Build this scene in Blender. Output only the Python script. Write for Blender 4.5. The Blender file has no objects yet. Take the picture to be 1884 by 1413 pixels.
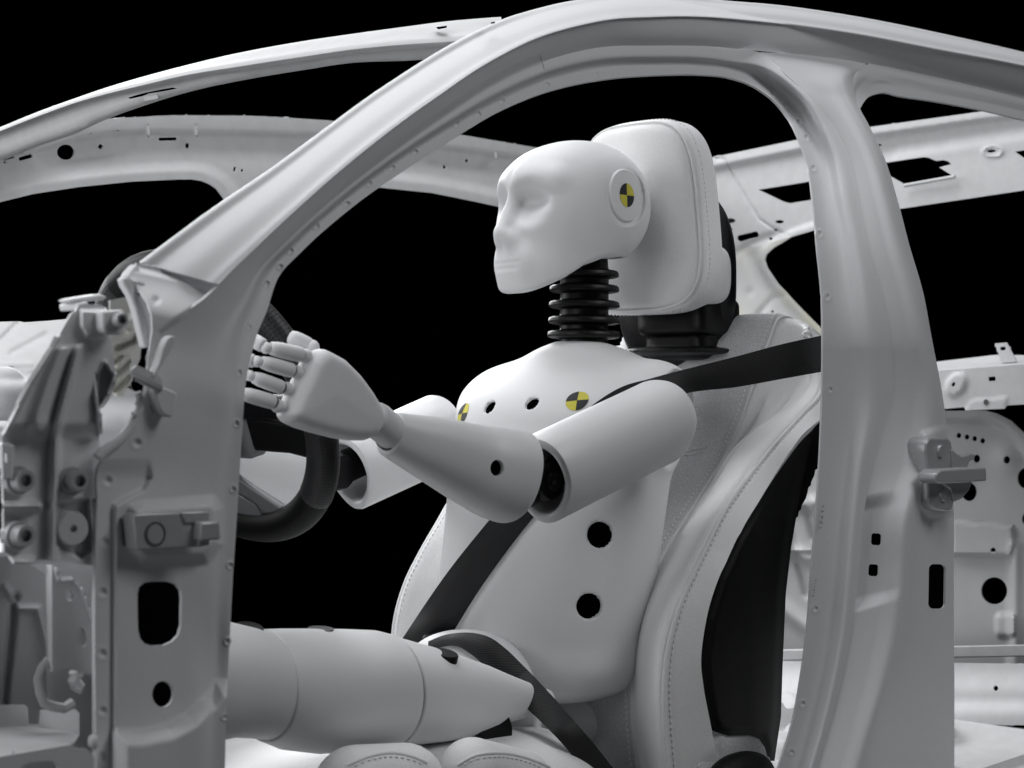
import bpy, bmesh, math
import numpy as np
from mathutils import Vector, Matrix, geometry
from mathutils.bvhtree import BVHTree

S = bpy.context.scene
COL = S.collection
# ------------------------------------------------------------------ camera, light, exposure
TH = math.radians(47.0); CT, ST = math.cos(TH), math.sin(TH); FP = 3200.0
LAT0, DEP0 = .096, 2.6
camd = bpy.data.cameras.new('camera'); cam = bpy.data.objects.new('camera', camd); COL.objects.link(cam)
cam.location = (-LAT0*CT-DEP0*ST, LAT0*ST-DEP0*CT, 0.0)
cam.rotation_euler = (math.pi/2, 0, -TH)
camd.sensor_width = 36.0; camd.lens = 36.0*FP/1884.0
camd.clip_start = .05; camd.clip_end = 60.0
camd.dof.use_dof = True; camd.dof.focus_distance = 2.45; camd.dof.aperture_fstop = 9.0
S.camera = cam
W = bpy.data.worlds.new('World'); S.world = W; W.use_nodes = True
W.node_tree.nodes['Background'].inputs[0].default_value = (0, 0, 0, 1)
W.node_tree.nodes['Background'].inputs[1].default_value = 0.0
S.view_settings.view_transform = 'Standard'; S.view_settings.look = 'None'
S.view_settings.exposure = 0.18; S.view_settings.gamma = 1.0; S.view_settings.use_curve_mapping = False
S.render.engine = 'CYCLES'
S.cycles.max_bounces = 6; S.cycles.diffuse_bounces = 4; S.cycles.glossy_bounces = 2
try: S.cycles.use_denoising = True
except Exception: pass

def area(name, loc, target, size, power, size_y=None, col=(.975, .985, 1.0)):
    l = bpy.data.lights.new(name, 'AREA'); l.energy = power; l.color = col
    l.shape = 'RECTANGLE'; l.size = size; l.size_y = size_y or size
    o = bpy.data.objects.new(name, l); COL.objects.link(o); o.location = loc
    d = Vector(target)-Vector(loc); o.rotation_euler = d.to_track_quat('-Z', 'Y').to_euler()
    return o
area('overhead_softbox', (-.05, .65, 2.5), (-.05, .25, 0), 2.4, 66, 2.0)
area('high_near_softbox', (.55, -2.4, 2.3), (.15, -.1, -.2), 1.6, 29, 1.3)
area('low_near_softbox', (-.6, -2.6, -.9), (-.1, -.1, -.3), 1.4, 2.6, 1.0)
area('front_softbox', (-2.6, .2, 1.0), (-.2, .1, -.1), 1.4, 20, 1.2)
area('low_front_softbox', (-2.6, -.1, -.2), (0, 0, -.3), 1.2, 6, 1.2)
area('far_front_softbox', (-1.2, 3.0, 1.0), (-.2, .2, -.1), 1.6, 47, 1.6)
area('far_rear_softbox', (1.2, 2.6, 1.2), (.9, .3, 0), 1.4, 80, 1.2)

# ------------------------------------------------------------------ picture measures -> places in the car
# car space: X towards the rear, Y towards the far side, Z up; driver's mid-plane is Y = 0, lens height is Z = 0
def ray(px, py):
    return (px-942.0)/FP, (706.5-py)/FP
def P(px, py, Y):
    u, v = ray(px, py)
    X = (u*(DEP0+Y*CT)+Y*ST-LAT0)/(CT-u*ST)
    return np.array([X, Y, v*(DEP0+X*ST+Y*CT)])
def PX(px, py, X):
    u, v = ray(px, py)
    Y = (LAT0+X*CT-u*(DEP0+X*ST))/(ST+u*CT)
    return np.array([X, Y, v*(DEP0+X*ST+Y*CT)])
def PZ(px, py, z):
    u, v = ray(px, py); d = z/v; l = u*d
    return np.array([CT*(l-LAT0)+ST*(d-DEP0), -ST*(l-LAT0)+CT*(d-DEP0), z])
def yb(z):                       # the body side leans in above the belt line
    z = np.asarray(z, float)
    t = np.clip((z-.05)/.42, 0, 1.25)
    return -.385+.185*t**1.55-.02*(1-np.exp(-np.maximum(.05-z, 0)**2/.09))
def PB(px, py, off=0.0):         # on the near body side, `off` metres inboard of its skin
    px, py, off = np.broadcast_arrays(np.asarray(px, float), np.asarray(py, float), np.asarray(off, float))
    u, v = (px-942.0)/FP, (706.5-py)/FP
    Y = np.full(px.shape, -.3)
    for _ in range(12):
        X = (u*(DEP0+Y*CT)+Y*ST-LAT0)/(CT-u*ST); z = v*(DEP0+X*ST+Y*CT)
        Y = .5*Y+.5*(yb(z)+off)
    X = (u*(DEP0+Y*CT)+Y*ST-LAT0)/(CT-u*ST); z = v*(DEP0+X*ST+Y*CT)
    return np.stack([X, Y, z], -1)
def project(p):
    p = np.asarray(p, float)
    l = LAT0+p[..., 0]*CT-p[..., 1]*ST; d = DEP0+p[..., 0]*ST+p[..., 1]*CT
    return np.stack([942+FP*l/d, 706.5-FP*p[..., 2]/d], -1)
RV = np.array([CT, -ST, 0.0]); FV = np.array([ST, CT, 0.0])   # right of / away from the photographer

# ------------------------------------------------------------------ materials
def mat(name, col, rough=.5, spec=.4, bumps=(), noise=0.0, nscale=300.0, metallic=0.0, sheen=0.0, extra=None):
    m = bpy.data.materials.new(name); m.use_nodes = True
    nt = m.node_tree; b = nt.nodes['Principled BSDF']
    b.inputs['Base Color'].default_value = (*col, 1); b.inputs['Roughness'].default_value = rough
    b.inputs['Specular IOR Level'].default_value = spec; b.inputs['Metallic'].default_value = metallic
    if sheen: b.inputs['Sheen Weight'].default_value = sheen
    tc = nt.nodes.new('ShaderNodeTexCoord')
    if noise:
        n = nt.nodes.new('ShaderNodeTexNoise'); n.inputs['Scale'].default_value = nscale; n.inputs['Detail'].default_value = 3
        nt.links.new(tc.outputs['Object'], n.inputs['Vector'])
        r = nt.nodes.new('ShaderNodeMapRange'); r.inputs[1].default_value = .3; r.inputs[2].default_value = .7
        r.inputs[3].default_value = 1-noise; r.inputs[4].default_value = 1+noise
        nt.links.new(n.outputs['Fac'], r.inputs[0])
        mx = nt.nodes.new('ShaderNodeVectorMath'); mx.operation = 'SCALE'; mx.inputs[0].default_value = col
        nt.links.new(r.outputs[0], mx.inputs['Scale']); nt.links.new(mx.outputs[0], b.inputs['Base Color'])
    prev = None
    for kind, scale, dist, strength in bumps:
        if kind == 'noise':
            t = nt.nodes.new('ShaderNodeTexNoise'); t.inputs['Scale'].default_value = scale; t.inputs['Detail'].default_value = 4
            out = t.outputs['Fac']
        elif kind == 'voronoi':
            t = nt.nodes.new('ShaderNodeTexVoronoi'); t.inputs['Scale'].default_value = scale; out = t.outputs['Distance']
        nt.links.new(tc.outputs['Object'], t.inputs['Vector'])
        bp = nt.nodes.new('ShaderNodeBump'); bp.inputs['Strength'].default_value = strength; bp.inputs['Distance'].default_value = dist
        nt.links.new(out, bp.inputs['Height'])
        if prev: nt.links.new(prev.outputs[0], bp.inputs['Normal'])
        prev = bp
    if prev: nt.links.new(prev.outputs[0], b.inputs['Normal'])
    if extra: extra(nt, b, tc)
    return m
M = {}
M['primer'] = mat('white_primer', (.60, .605, .615), .50, .32, [('noise', 900, .0004, .25), ('noise', 14, .002, .15)], .03, 500)
M['primer_far'] = mat('white_primer_far', (.54, .545, .55), .62, .2, [('noise', 30, .002, .2)], .04, 40)
def stains(nt, b, tc):
    n = nt.nodes.new('ShaderNodeTexNoise'); n.inputs['Scale'].default_value = 7; n.inputs['Detail'].default_value = 4
    nt.links.new(tc.outputs['Object'], n.inputs['Vector'])
    r = nt.nodes.new('ShaderNodeValToRGB'); r.color_ramp.elements[0].position = .42; r.color_ramp.elements[1].position = .66
    r.color_ramp.elements[0].color = (.50, .505, .50, 1); r.color_ramp.elements[1].color = (.52, .51, .43, 1)
    nt.links.new(n.outputs['Fac'], r.inputs[0]); nt.links.new(r.outputs[0], b.inputs['Base Color'])
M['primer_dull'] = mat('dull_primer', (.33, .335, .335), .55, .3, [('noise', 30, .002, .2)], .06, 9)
M['primer_stained'] = mat('stained_primer', (.6, .6, .58), .5, .3, [('noise', 30, .002, .2)], extra=stains)
M['skin'] = mat('dummy_vinyl', (.75, .755, .762), .55, .28, [('noise', 700, .0004, .3), ('noise', 60, .0006, .1)], .025, 700)
M['satin'] = mat('dummy_shell', (.74, .745, .753), .40, .4, [('noise', 500, .0003, .2)], .02, 400)
M['leather'] = mat('white_leather', (.82, .82, .822), .52, .3, [('voronoi', 480, .0007, .35), ('noise', 45, .0022, .25)], .035, 420)
M['suede'] = mat('white_suede', (.66, .665, .675), .9, .1, [('noise', 700, .0016, .8), ('noise', 60, .0012, .25)], .20, 520, sheen=.2)
M['thread'] = mat('white_thread', (.88, .88, .88), .6, .2)
M['alloy'] = mat('satin_alloy', (.17, .172, .178), .30, .5, [('noise', 300, .0003, .2)], .05, 120, metallic=.1)
M['hardware'] = mat('zinc_hardware', (.40, .405, .415), .36, .5, [('noise', 500, .0003, .25)], .05, 200, metallic=.25)
M['blackleather'] = mat('black_leather', (.0035, .0036, .0042), .5, .16, [('voronoi', 700, .0005, .5)])
M['rubber'] = mat('black_rubber', (.003, .003, .0034), .42, .25, [('noise', 90, .0015, .35), ('noise', 500, .0004, .3)], .3, 60)
M['blackplastic'] = mat('black_plastic', (.005, .005, .006), .4, .25, [('noise', 800, .0003, .3)])
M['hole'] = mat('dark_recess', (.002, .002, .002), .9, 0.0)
M['steel'] = mat('dark_steel', (.16, .16, .17), .4, .5, [('noise', 300, .0004, .2)], .1, 80, metallic=.8)
M['yellow'] = mat('yellow_marker', (.62, .56, .07), .5, .3, noise=.05, nscale=300)
M['black'] = mat('black_marker', (.022, .023, .026), .5, .3)
M['groove'] = mat('seam_shadow_gap', (.10, .10, .105), .8, .1)
def perf(nt, b, tc):
    uv = nt.nodes.new('ShaderNodeUVMap')
    v = nt.nodes.new('ShaderNodeTexVoronoi'); v.inputs['Scale'].default_value = 1.0; v.inputs['Randomness'].default_value = 0.0
    nt.links.new(uv.outputs[0], v.inputs['Vector'])
    r = nt.nodes.new('ShaderNodeMapRange'); r.inputs[1].default_value = .2; r.inputs[2].default_value = .3
    nt.links.new(v.outputs['Distance'], r.inputs[0])
    mx = nt.nodes.new('ShaderNodeMix'); mx.data_type = 'RGBA'
    mx.inputs[6].default_value = (.002, .002, .002, 1); mx.inputs[7].default_value = (.020, .0203, .0220, 1)
    nt.links.new(r.outputs[0], mx.inputs[0]); nt.links.new(mx.outputs[2], b.inputs['Base Color'])
    bp = nt.nodes.new('ShaderNodeBump'); bp.inputs['Distance'].default_value = .001; bp.inputs['Strength'].default_value = .8
    nt.links.new(r.outputs[0], bp.inputs['Height']); nt.links.new(bp.outputs[0], b.inputs['Normal'])
M['perforated'] = mat('perforated_black_leather', (.02, .02, .023), .45, .4, extra=perf)
def weave(nt, b, tc):
    uv = nt.nodes.new('ShaderNodeUVMap')
    w = nt.nodes.new('ShaderNodeTexWave'); w.wave_type = 'BANDS'; w.bands_direction = 'DIAGONAL'; w.inputs['Scale'].default_value = .6
    w.inputs['Distortion'].default_value = .4
    nt.links.new(uv.outputs[0], w.inputs['Vector'])
    mx = nt.nodes.new('ShaderNodeMix'); mx.data_type = 'RGBA'
    mx.inputs[6].default_value = (.003, .003, .0035, 1); mx.inputs[7].default_value = (.022, .0225, .0245, 1)
    nt.links.new(w.outputs['Fac'], mx.inputs[0]); nt.links.new(mx.outputs[2], b.inputs['Base Color'])
    bp = nt.nodes.new('ShaderNodeBump'); bp.inputs['Distance'].default_value = .0005; bp.inputs['Strength'].default_value = .35
    nt.links.new(w.outputs['Fac'], bp.inputs['Height']); nt.links.new(bp.outputs[0], b.inputs['Normal'])
M['webbing'] = mat('black_webbing', (.02, .02, .022), .55, .35, extra=weave)

# ------------------------------------------------------------------ objects
def mesh_obj(name, verts, faces, m, parent=None, smooth=True, label=None, uv=None):
    me = bpy.data.meshes.new(name); me.from_pydata([tuple(map(float, v)) for v in verts], [], [tuple(map(int, f)) for f in faces]); me.update()
    if smooth: me.polygons.foreach_set('use_smooth', [True]*len(me.polygons))
    o = bpy.data.objects.new(name, me); COL.objects.link(o)
    if m is not None: me.materials.append(m)
    if parent is not None: o.parent = parent
    if label: o['label'] = label
    if uv is not None:
        l = me.uv_layers.new(name='UVMap'); uv = np.asarray(uv)
        idx = np.zeros(len(me.loops), int); me.loops.foreach_get('vertex_index', idx)
        l.data.foreach_set('uv', uv[idx].astype(np.float32).ravel())
    return o
def thing(name, label, cat, loc=(0, 0, 0), group=None):
    o = bpy.data.objects.new(name, None); COL.objects.link(o); o.empty_display_size = .1
    o['label'] = label; o['category'] = cat
    if group: o['group'] = group
    return o
def add_mod(o, kind, **kw):
    md = o.modifiers.new(kind.lower(), kind)
    for k, v in kw.items(): setattr(md, k, v)
    return md
def bake(o):                                         # apply all modifiers without operators
    dg = bpy.context.evaluated_depsgraph_get(); dg.update()
    me = bpy.data.meshes.new_from_object(o.evaluated_get(dg)); old = o.data
    o.modifiers.clear(); o.data = me; bpy.data.meshes.remove(old)
    return o
def orient(o, toward=None):                          # turn an open sheet's faces to the photographer
    me = o.data; c = Vector(cam.location); n = 0
    for p in me.polygons: n += p.area*(1 if p.normal.dot(c-p.center) > 0 else -1)
    if n < 0: me.flip_normals()
    return o
def sheet(o, t=.003):
    orient(o); add_mod(o, 'SOLIDIFY', thickness=t, offset=-1, use_even_offset=False); return o

# ------------------------------------------------------------------ curves and lofts
def hermite(pts, n, knots=None):
    pts = np.asarray(pts, float); k = len(pts)
    if k == 1: return np.repeat(pts, n, 0)
    if knots is None:
        d = np.linalg.norm(np.diff(pts[:, :2], axis=0), axis=1)**.6+1e-9
        knots = np.concatenate([[0], np.cumsum(d)])
    t = np.asarray(knots, float)
    h = np.diff(t)[:, None]; sl = np.diff(pts, axis=0)/h
    m = np.zeros_like(pts); m[0], m[-1] = sl[0], sl[-1]
    if k > 2: m[1:-1] = (sl[:-1]*h[1:]+sl[1:]*h[:-1])/(h[1:]+h[:-1])
    q = np.linspace(t[0], t[-1], n) if np.isscalar(n) else np.asarray(n)
    i = np.clip(np.searchsorted(t, q, 'right')-1, 0, k-2)
    hh = h[i]; u = ((q-t[i])[:, None])/hh
    return (2*u**3-3*u**2+1)*pts[i]+(u**3-2*u**2+u)*hh*m[i]+(-2*u**3+3*u**2)*pts[i+1]+(u**3-u**2)*hh*m[i+1]
def curve_px(pts, step=4.0):
    p = hermite(pts, max(8, len(pts)*12)); d = np.concatenate([[0], np.cumsum(np.linalg.norm(np.diff(p[:, :2], axis=0), axis=1))])
    n = max(3, int(d[-1]/step)+1); q = np.linspace(0, d[-1], n)
    return np.stack([np.interp(q, d, p[:, j]) for j in range(p.shape[1])], -1)
def grid_faces(n, m, wrap=False):
    i, j = np.meshgrid(np.arange(n-1), np.arange(m if wrap else m-1), indexing='ij')
    j2 = (j+1) % m
    return np.stack([i*m+j, i*m+j2, (i+1)*m+j2, (i+1)*m+j], -1).reshape(-1, 4)
def loft_px(ctrl, n, m, relief=None, trim=None):
    """ctrl[station][curve] = (px, py, off): dense grid of (px, py, off)."""
    ctrl = np.asarray(ctrl, float); ns, nc, _ = ctrl.shape
    mid = ctrl.mean(1); d = np.linalg.norm(np.diff(mid[:, :2], axis=0), axis=1)+1e-9
    kn = np.concatenate([[0], np.cumsum(d)])
    q = np.linspace(kn[trim[0]] if trim else 0, kn[-1], n)
    a = np.stack([hermite(ctrl[:, c], q, kn) for c in range(nc)], 1)
    g = np.stack([hermite(a[i], m) for i in range(n)], 0)
    if relief: g[..., 2] += relief(g[..., 0], g[..., 1])
    return g
def smoothstep(e0, e1, x):
    t = np.clip((x-e0)/(e1-e0), 0, 1); return t*t*(3-2*t)
def poly_sd(px, py, poly):                           # signed distance to a polygon, negative inside
    poly = np.asarray(poly, float)[:, :2]; px = np.asarray(px, float); py = np.asarray(py, float)
    d = np.full(px.shape, 1e9); inside = np.zeros(px.shape, bool)
    for a, b in zip(poly, np.roll(poly, -1, 0)):
        e = b-a; w0 = px-a[0]; w1 = py-a[1]
        t = np.clip((w0*e[0]+w1*e[1])/(e@e+1e-12), 0, 1)
        d = np.minimum(d, (w0-e[0]*t)**2+(w1-e[1]*t)**2)
        c = ((a[1] > py) != (b[1] > py)) & (px < (b[0]-a[0])*(py-a[1])/(b[1]-a[1]+1e-12)+a[0])
        inside ^= c
    d = np.sqrt(d); return np.where(inside, -d, d)
def line_d(px, py, pts):
    pts = np.asarray(pts, float); d = np.full(np.shape(px), 1e9)
    for a, b in zip(pts[:-1], pts[1:]):
        e = b-a; t = np.clip(((px-a[0])*e[0]+(py-a[1])*e[1])/(e@e+1e-9), 0, 1)
        d = np.minimum(d, np.hypot(px-a[0]-e[0]*t, py-a[1]-e[1]*t))
    return d
def rrect(cx, cy, w, h, r, ang=0, n=5, skew=0):
    pts = []
    for sx, sy, a0 in ((1, -1, -90), (1, 1, 0), (-1, 1, 90), (-1, -1, 180)):
        for k in range(n+1):
            a = math.radians(a0+90*k/n)
            pts.append((sx*(w/2-r)+r*math.cos(a), sy*(h/2-r)+r*math.sin(a)))
    pts = np.array(pts); pts[:, 0] += skew*pts[:, 1]
    c, s = math.cos(math.radians(ang)), math.sin(math.radians(ang))
    return np.stack([cx+pts[:, 0]*c-pts[:, 1]*s, cy+pts[:, 0]*s+pts[:, 1]*c], -1)
def ell(cx, cy, rx, ry, n=28, ang=0):
    a = np.linspace(0, 2*np.pi, n, endpoint=False); x, y = rx*np.cos(a), ry*np.sin(a)
    c, s = math.cos(math.radians(ang)), math.sin(math.radians(ang))
    return np.stack([cx+x*c-y*s, cy+x*s+y*c], -1)
def panel(name, outline, m, parent, place, holes=(), step=6.0, t=.003, relief=None, label=None, smooth=True):
    """Stamped sheet: outline and holes in picture measures, put in the car by place(px, py, off), given real thickness."""
    outline = np.asarray(outline, float)[:, :2]
    def dens(poly):
        out = []
        for a, b in zip(poly, np.roll(poly, -1, 0)):
            k = max(1, int(np.hypot(*(b-a))/step))
            out += [a+(b-a)*i/k for i in range(k)]
        return np.array(out)
    loops = [dens(outline)]+[dens(np.asarray(h, float)[:, :2]) for h in holes]
    lo, hi = outline.min(0), outline.max(0)
    gx, gy = np.meshgrid(np.arange(lo[0], hi[0], step), np.arange(lo[1], hi[1], step)); gx = gx+(np.arange(gx.shape[0]) % 2)[:, None]*step/2
    gx, gy = gx.ravel(), gy.ravel()
    keep = poly_sd(gx, gy, outline) < -step*.5
    for h in holes: keep &= poly_sd(gx, gy, h) > step*.5
    vs, es = [], []
    for L in loops:
        b = len(vs); vs += [tuple(v) for v in L]; es += [(b+i, b+(i+1) % len(L)) for i in range(len(L))]
    vs += list(zip(gx[keep], gy[keep]))
    r = geometry.delaunay_2d_cdt([Vector(v) for v in vs], es, [], 0, 1e-6)
    v2 = np.array([tuple(v) for v in r[0]]); f = np.array([tuple(q) for q in r[2]])
    c = v2[f].mean(1); ok = poly_sd(c[:, 0], c[:, 1], outline) < 0
    for h in holes: ok &= poly_sd(c[:, 0], c[:, 1], h) > 0
    f = f[ok]; used = np.unique(f); mp = np.full(len(v2), -1); mp[used] = np.arange(len(used)); f = mp[f]; v2 = v2[used]
    off = relief(v2[:, 0], v2[:, 1]) if relief else np.zeros(len(v2))
    v3 = [place(a, b, c_) for a, b, c_ in zip(v2[:, 0], v2[:, 1], off)]
    o = mesh_obj(name, v3, f, m, parent, smooth, label)
    return sheet(o, t)
def cut(o, prisms, rel=1.0):
    """Punch real holes: each prism is (front ring, back ring) of 3-D points."""
    for fr, bk in prisms:
        n = len(fr); v = [tuple(p) for p in fr]+[tuple(p) for p in bk]
        f = [tuple(range(n))[::-1], tuple(range(n, 2*n))]+[(i, (i+1) % n, n+(i+1) % n, n+i) for i in range(n)]
        me = bpy.data.meshes.new('cutter'); me.from_pydata(v, [], f); me.update()
        bm = bmesh.new(); bm.from_mesh(me); bmesh.ops.recalc_face_normals(bm, faces=bm.faces); bm.to_mesh(me); bm.free()
        k = bpy.data.objects.new('cutter', me); COL.objects.link(k)
        md = o.modifiers.new('cut', 'BOOLEAN'); md.operation = 'DIFFERENCE'; md.object = k; md.solver = 'EXACT'
        bake(o); bpy.data.objects.remove(k); bpy.data.meshes.remove(me)
    return o

# ------------------------------------------------------------------ implicit solids
def surf(f, lo, hi, h):
    lo = np.array(lo, float); hi = np.array(hi, float); n = np.ceil((hi-lo)/h).astype(int)+1
    ax = [lo[i]+h*np.arange(n[i]) for i in range(3)]
    X, Y, Z = np.meshgrid(*ax, indexing='ij'); V = f(X, Y, Z)
    sgn = V < 0; nc = n-1
    acc = np.zeros((*nc, 3)); cnt = np.zeros(nc)
    cor = [(a, b, c) for a in (0, 1) for b in (0, 1) for c in (0, 1)]
    sl = lambda o: tuple(slice(o[i], o[i]+nc[i]) for i in range(3))
    for a in cor:
        for ax_ in range(3):
            if a[ax_]: continue
            b = list(a); b[ax_] = 1; va, vb = V[sl(a)], V[sl(b)]
            x = sgn[sl(a)] != sgn[sl(b)]
            t = np.where(x, va/np.where(x, va-vb, 1), 0)
            p = np.array(a, float)
            for k in range(3):
                acc[..., k] += np.where(x, p[k]+(t if k == ax_ else 0), 0)
            cnt += x
    act = cnt > 0; idx = np.full(nc, -1); idx[act] = np.arange(act.sum())
    base = np.stack(np.nonzero(act), -1)
    pts = lo+h*(base+acc[act]/cnt[act][:, None])
    faces = []
    for ax_ in range(3):
        a = [slice(None)]*3; b = [slice(None)]*3; a[ax_] = slice(0, -1); b[ax_] = slice(1, None)
        ch = sgn[tuple(a)] != sgn[tuple(b)]
        u, w = [k for k in range(3) if k != ax_]
        I = np.stack(np.nonzero(ch), -1)
        ok = (I[:, u] > 0) & (I[:, w] > 0) & (I[:, u] < nc[u]) & (I[:, w] < nc[w]); I = I[ok]
        du = np.zeros(3, int); du[u] = 1; dw = np.zeros(3, int); dw[w] = 1
        q = np.stack([idx[tuple((I-du-dw).T)], idx[tuple((I-dw).T)], idx[tuple(I.T)], idx[tuple((I-du).T)]], -1)
        inside = sgn[tuple(I.T)]; flip = inside if ax_ != 1 else ~inside
        q = np.where(flip[:, None], q, q[:, ::-1]); faces.append(q)
    F_ = np.concatenate(faces); F_ = F_[(F_ >= 0).all(1)]
    e = h*.2
    for _ in range(2):
        x, y, z = pts.T; v0 = f(x, y, z)
        g = np.stack([f(x+e, y, z)-f(x-e, y, z), f(x, y+e, z)-f(x, y-e, z), f(x, y, z+e)-f(x, y, z-e)], -1)/(2*e)
        st = v0[:, None]*g/np.maximum((g*g).sum(-1, keepdims=True), .05)
        ln = np.linalg.norm(st, axis=-1, keepdims=True); pts = pts-st*np.minimum(1, h*.5/np.maximum(ln, 1e-9))
    return pts, F_
def solid(name, f, lo, hi, h, m, parent, label=None):
    v, q = surf(f, lo, hi, h); return mesh_obj(name, v, q, m, parent, True, label)
def smin(a, b, k):
    h = np.clip(.5+.5*(b-a)/k, 0, 1); return b+(a-b)*h-k*h*(1-h)
def smax(a, b, k): return -smin(-a, -b, k)
def ellipsoid(x, y, z, c, r):
    x, y, z = x-c[0], y-c[1], z-c[2]
    k0 = np.sqrt((x/r[0])**2+(y/r[1])**2+(z/r[2])**2); k1 = np.sqrt((x/r[0]**2)**2+(y/r[1]**2)**2+(z/r[2]**2)**2)
    return k0*(k0-1)/np.maximum(k1, 1e-6)
def superell(x, y, z, c, r, p):
    k = (np.abs((x-c[0])/r[0])**p+np.abs((y-c[1])/r[1])**p+np.abs((z-c[2])/r[2])**p)**(1/p)
    return (k-1)*min(r)
def capsule(x, y, z, a, b, ra, rb=None):
    rb = ra if rb is None else rb; a = np.asarray(a, float); e = np.asarray(b, float)-a
    t = np.clip(((x-a[0])*e[0]+(y-a[1])*e[1]+(z-a[2])*e[2])/(e@e), 0, 1)
    return np.sqrt((x-a[0]-e[0]*t)**2+(y-a[1]-e[1]*t)**2+(z-a[2]-e[2]*t)**2)-(ra+(rb-ra)*t)
def cyl(x, y, z, a, b, r):
    a = np.asarray(a, float); e = np.asarray(b, float)-a; L = np.linalg.norm(e); e = e/L
    t = (x-a[0])*e[0]+(y-a[1])*e[1]+(z-a[2])*e[2]
    rho = np.sqrt(np.maximum((x-a[0]-e[0]*t)**2+(y-a[1]-e[1]*t)**2+(z-a[2]-e[2]*t)**2, 0))
    return np.maximum(rho-r, np.abs(t-L/2)-L/2)

# ------------------------------------------------------------------ swept solids
def frame(d, up=(0, 0, 1)):
    d = np.asarray(d, float); d = d/np.linalg.norm(d); up = np.asarray(up, float)
    a = np.cross(up, d); a = a/np.linalg.norm(a); return d, a, np.cross(d, a)
def sweep_mesh(stations, n=40, power=2.0, up=(0, 0, 1), caps=True, tear=0.0):
    """stations: (centre, direction, ra, rb) rings; ra sideways, rb upwards."""
    v = []; ang = np.linspace(0, 2*np.pi, n, endpoint=False)
    ca, sa = np.cos(ang), np.sin(ang)
    ca = np.sign(ca)*np.abs(ca)**(2/power); sa = np.sign(sa)*np.abs(sa)**(2/power)
    ca = ca*(1-tear*np.clip(-sa, 0, 1)**1.3)
    for c, d, ra, rb in stations:
        d, a, b = frame(d, up)
        v += list(np.asarray(c)+np.outer(ca*ra, a)+np.outer(sa*rb, b))
    f = [tuple(q) for q in grid_faces(len(stations), n, True)]
    if caps: f += [tuple(range(n))[::-1], tuple(range((len(stations)-1)*n, len(stations)*n))]
    return v, f
def rod(name, a, b, prof, m, parent, n=28, power=2.0, up=(0, 0, 1), ratio=1.0, label=None):
    """straight bar along a->b with profile [(t along 0..1, radius)]"""
    a, b = np.asarray(a, float), np.asarray(b, float); d = b-a
    v, f = sweep_mesh([(a+d*t, d, r*ratio, r) for t, r in prof], n, power, up)
    return mesh_obj(name, v, f, m, parent, True, label)
def rounded(r, L, e, k=5, taper=1.0):                # profile of a cylinder with rounded ends
    out = [(0, r*.02)]
    for i in range(k+1):
        a = math.pi/2*i/k; out.append((e*(1-math.cos(a))*1.0/L if False else e*(1-math.cos(a))/L, (r-e)+e*math.sin(a)))
    for i in range(k+1):
        a = math.pi/2*(1-i/k); out.append((1-e*(1-math.cos(a))/L, ((r-e)+e*math.sin(a))*taper))
    out.append((1, r*.02)); return out
def tube(name, pts, r, m, parent, n=8, closed=False, label=None, extra=None):
    pts = np.asarray(pts, float); k = len(pts); v = []
    d = np.gradient(pts, axis=0) if not closed else np.roll(pts, -1, 0)-np.roll(pts, 1, 0)
    d /= np.linalg.norm(d, axis=1, keepdims=True)+1e-12
    a = np.cross(d[0], (0.13, .2, 1.0)); a /= np.linalg.norm(a)
    rr = np.broadcast_to(r, (k,))
    for i in range(k):
        a = a-d[i]*(a@d[i]); a /= np.linalg.norm(a); b = np.cross(d[i], a)
        for j in range(n):
            t = 2*math.pi*j/n; v.append(pts[i]+rr[i]*(math.cos(t)*a+math.sin(t)*b))
    if closed:
        f = [tuple(q) for q in grid_faces(k, n, True)]+[((k-1)*n+j, (k-1)*n+(j+1) % n, (j+1) % n, j) for j in range(n)]
    else: f = [tuple(q) for q in grid_faces(k, n, True)]+[tuple(range(n))[::-1], tuple(range((k-1)*n, k*n))]
    return mesh_obj(name, v, f, m, parent, True, label)
def bvh_of(o):
    dg = bpy.context.evaluated_depsgraph_get(); dg.update()
    me = o.evaluated_get(dg).to_mesh(); v = [x.co.copy() for x in me.vertices]; f = [tuple(p.vertices) for p in me.polygons]
    b = BVHTree.FromPolygons(v, f); o.evaluated_get(dg).to_mesh_clear(); return b
def hit(bvh, px, py):                                # where the line of sight meets a built surface
    u, v = ray(px, py); d = Vector(RV*u+FV+np.array([0, 0, v])).normalized()
    loc, nor, i, dist = bvh.ray_cast(Vector(cam.location), d)
    return (None, None) if loc is None else (np.array(loc), np.array(nor))

# ================================================================== CAR BODY
body = thing('car_body', 'bare white primed car body shell with open door frames and no glass', 'car body')
WELD = [(491, 522), (458, 601), (440, 686), (435, 779), (535, 461), (516, 490), (583, 416), (639, 375), (680, 338), (722, 309), (764, 280),
        (840, 228), (880, 210), (924, 186), (1007, 156), (1096, 137), (1182, 129), (1421, 172), (1445, 194), (1470, 224), (1483, 253),
        (1496, 309), (1522, 546), (1527, 717), (1477, 1295), (1456, 1384), (1508, 430), (1500, 1120), (429, 900), (424, 1040), (419, 1180), (414, 1320)]
def weld_relief(px, py):
    o = np.zeros(np.shape(px))
    for x, y in WELD:
        r = np.hypot(px-x, py-y)
        if r.min() < 14: o += .0019*np.exp(-(r/3.4)**2)-.0011*np.exp(-((r-6.0)/1.8)**2)
    return o
def px_sheet(name, g, m, parent, t=.003, label=None, solidify=True):
    v = PB(g[..., 0], g[..., 1], g[..., 2]).reshape(-1, 3)
    o = mesh_obj(name, v, grid_faces(g.shape[0], g.shape[1]), m, parent, True, label); 
    return sheet(o, t) if solidify else orient(o)

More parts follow.
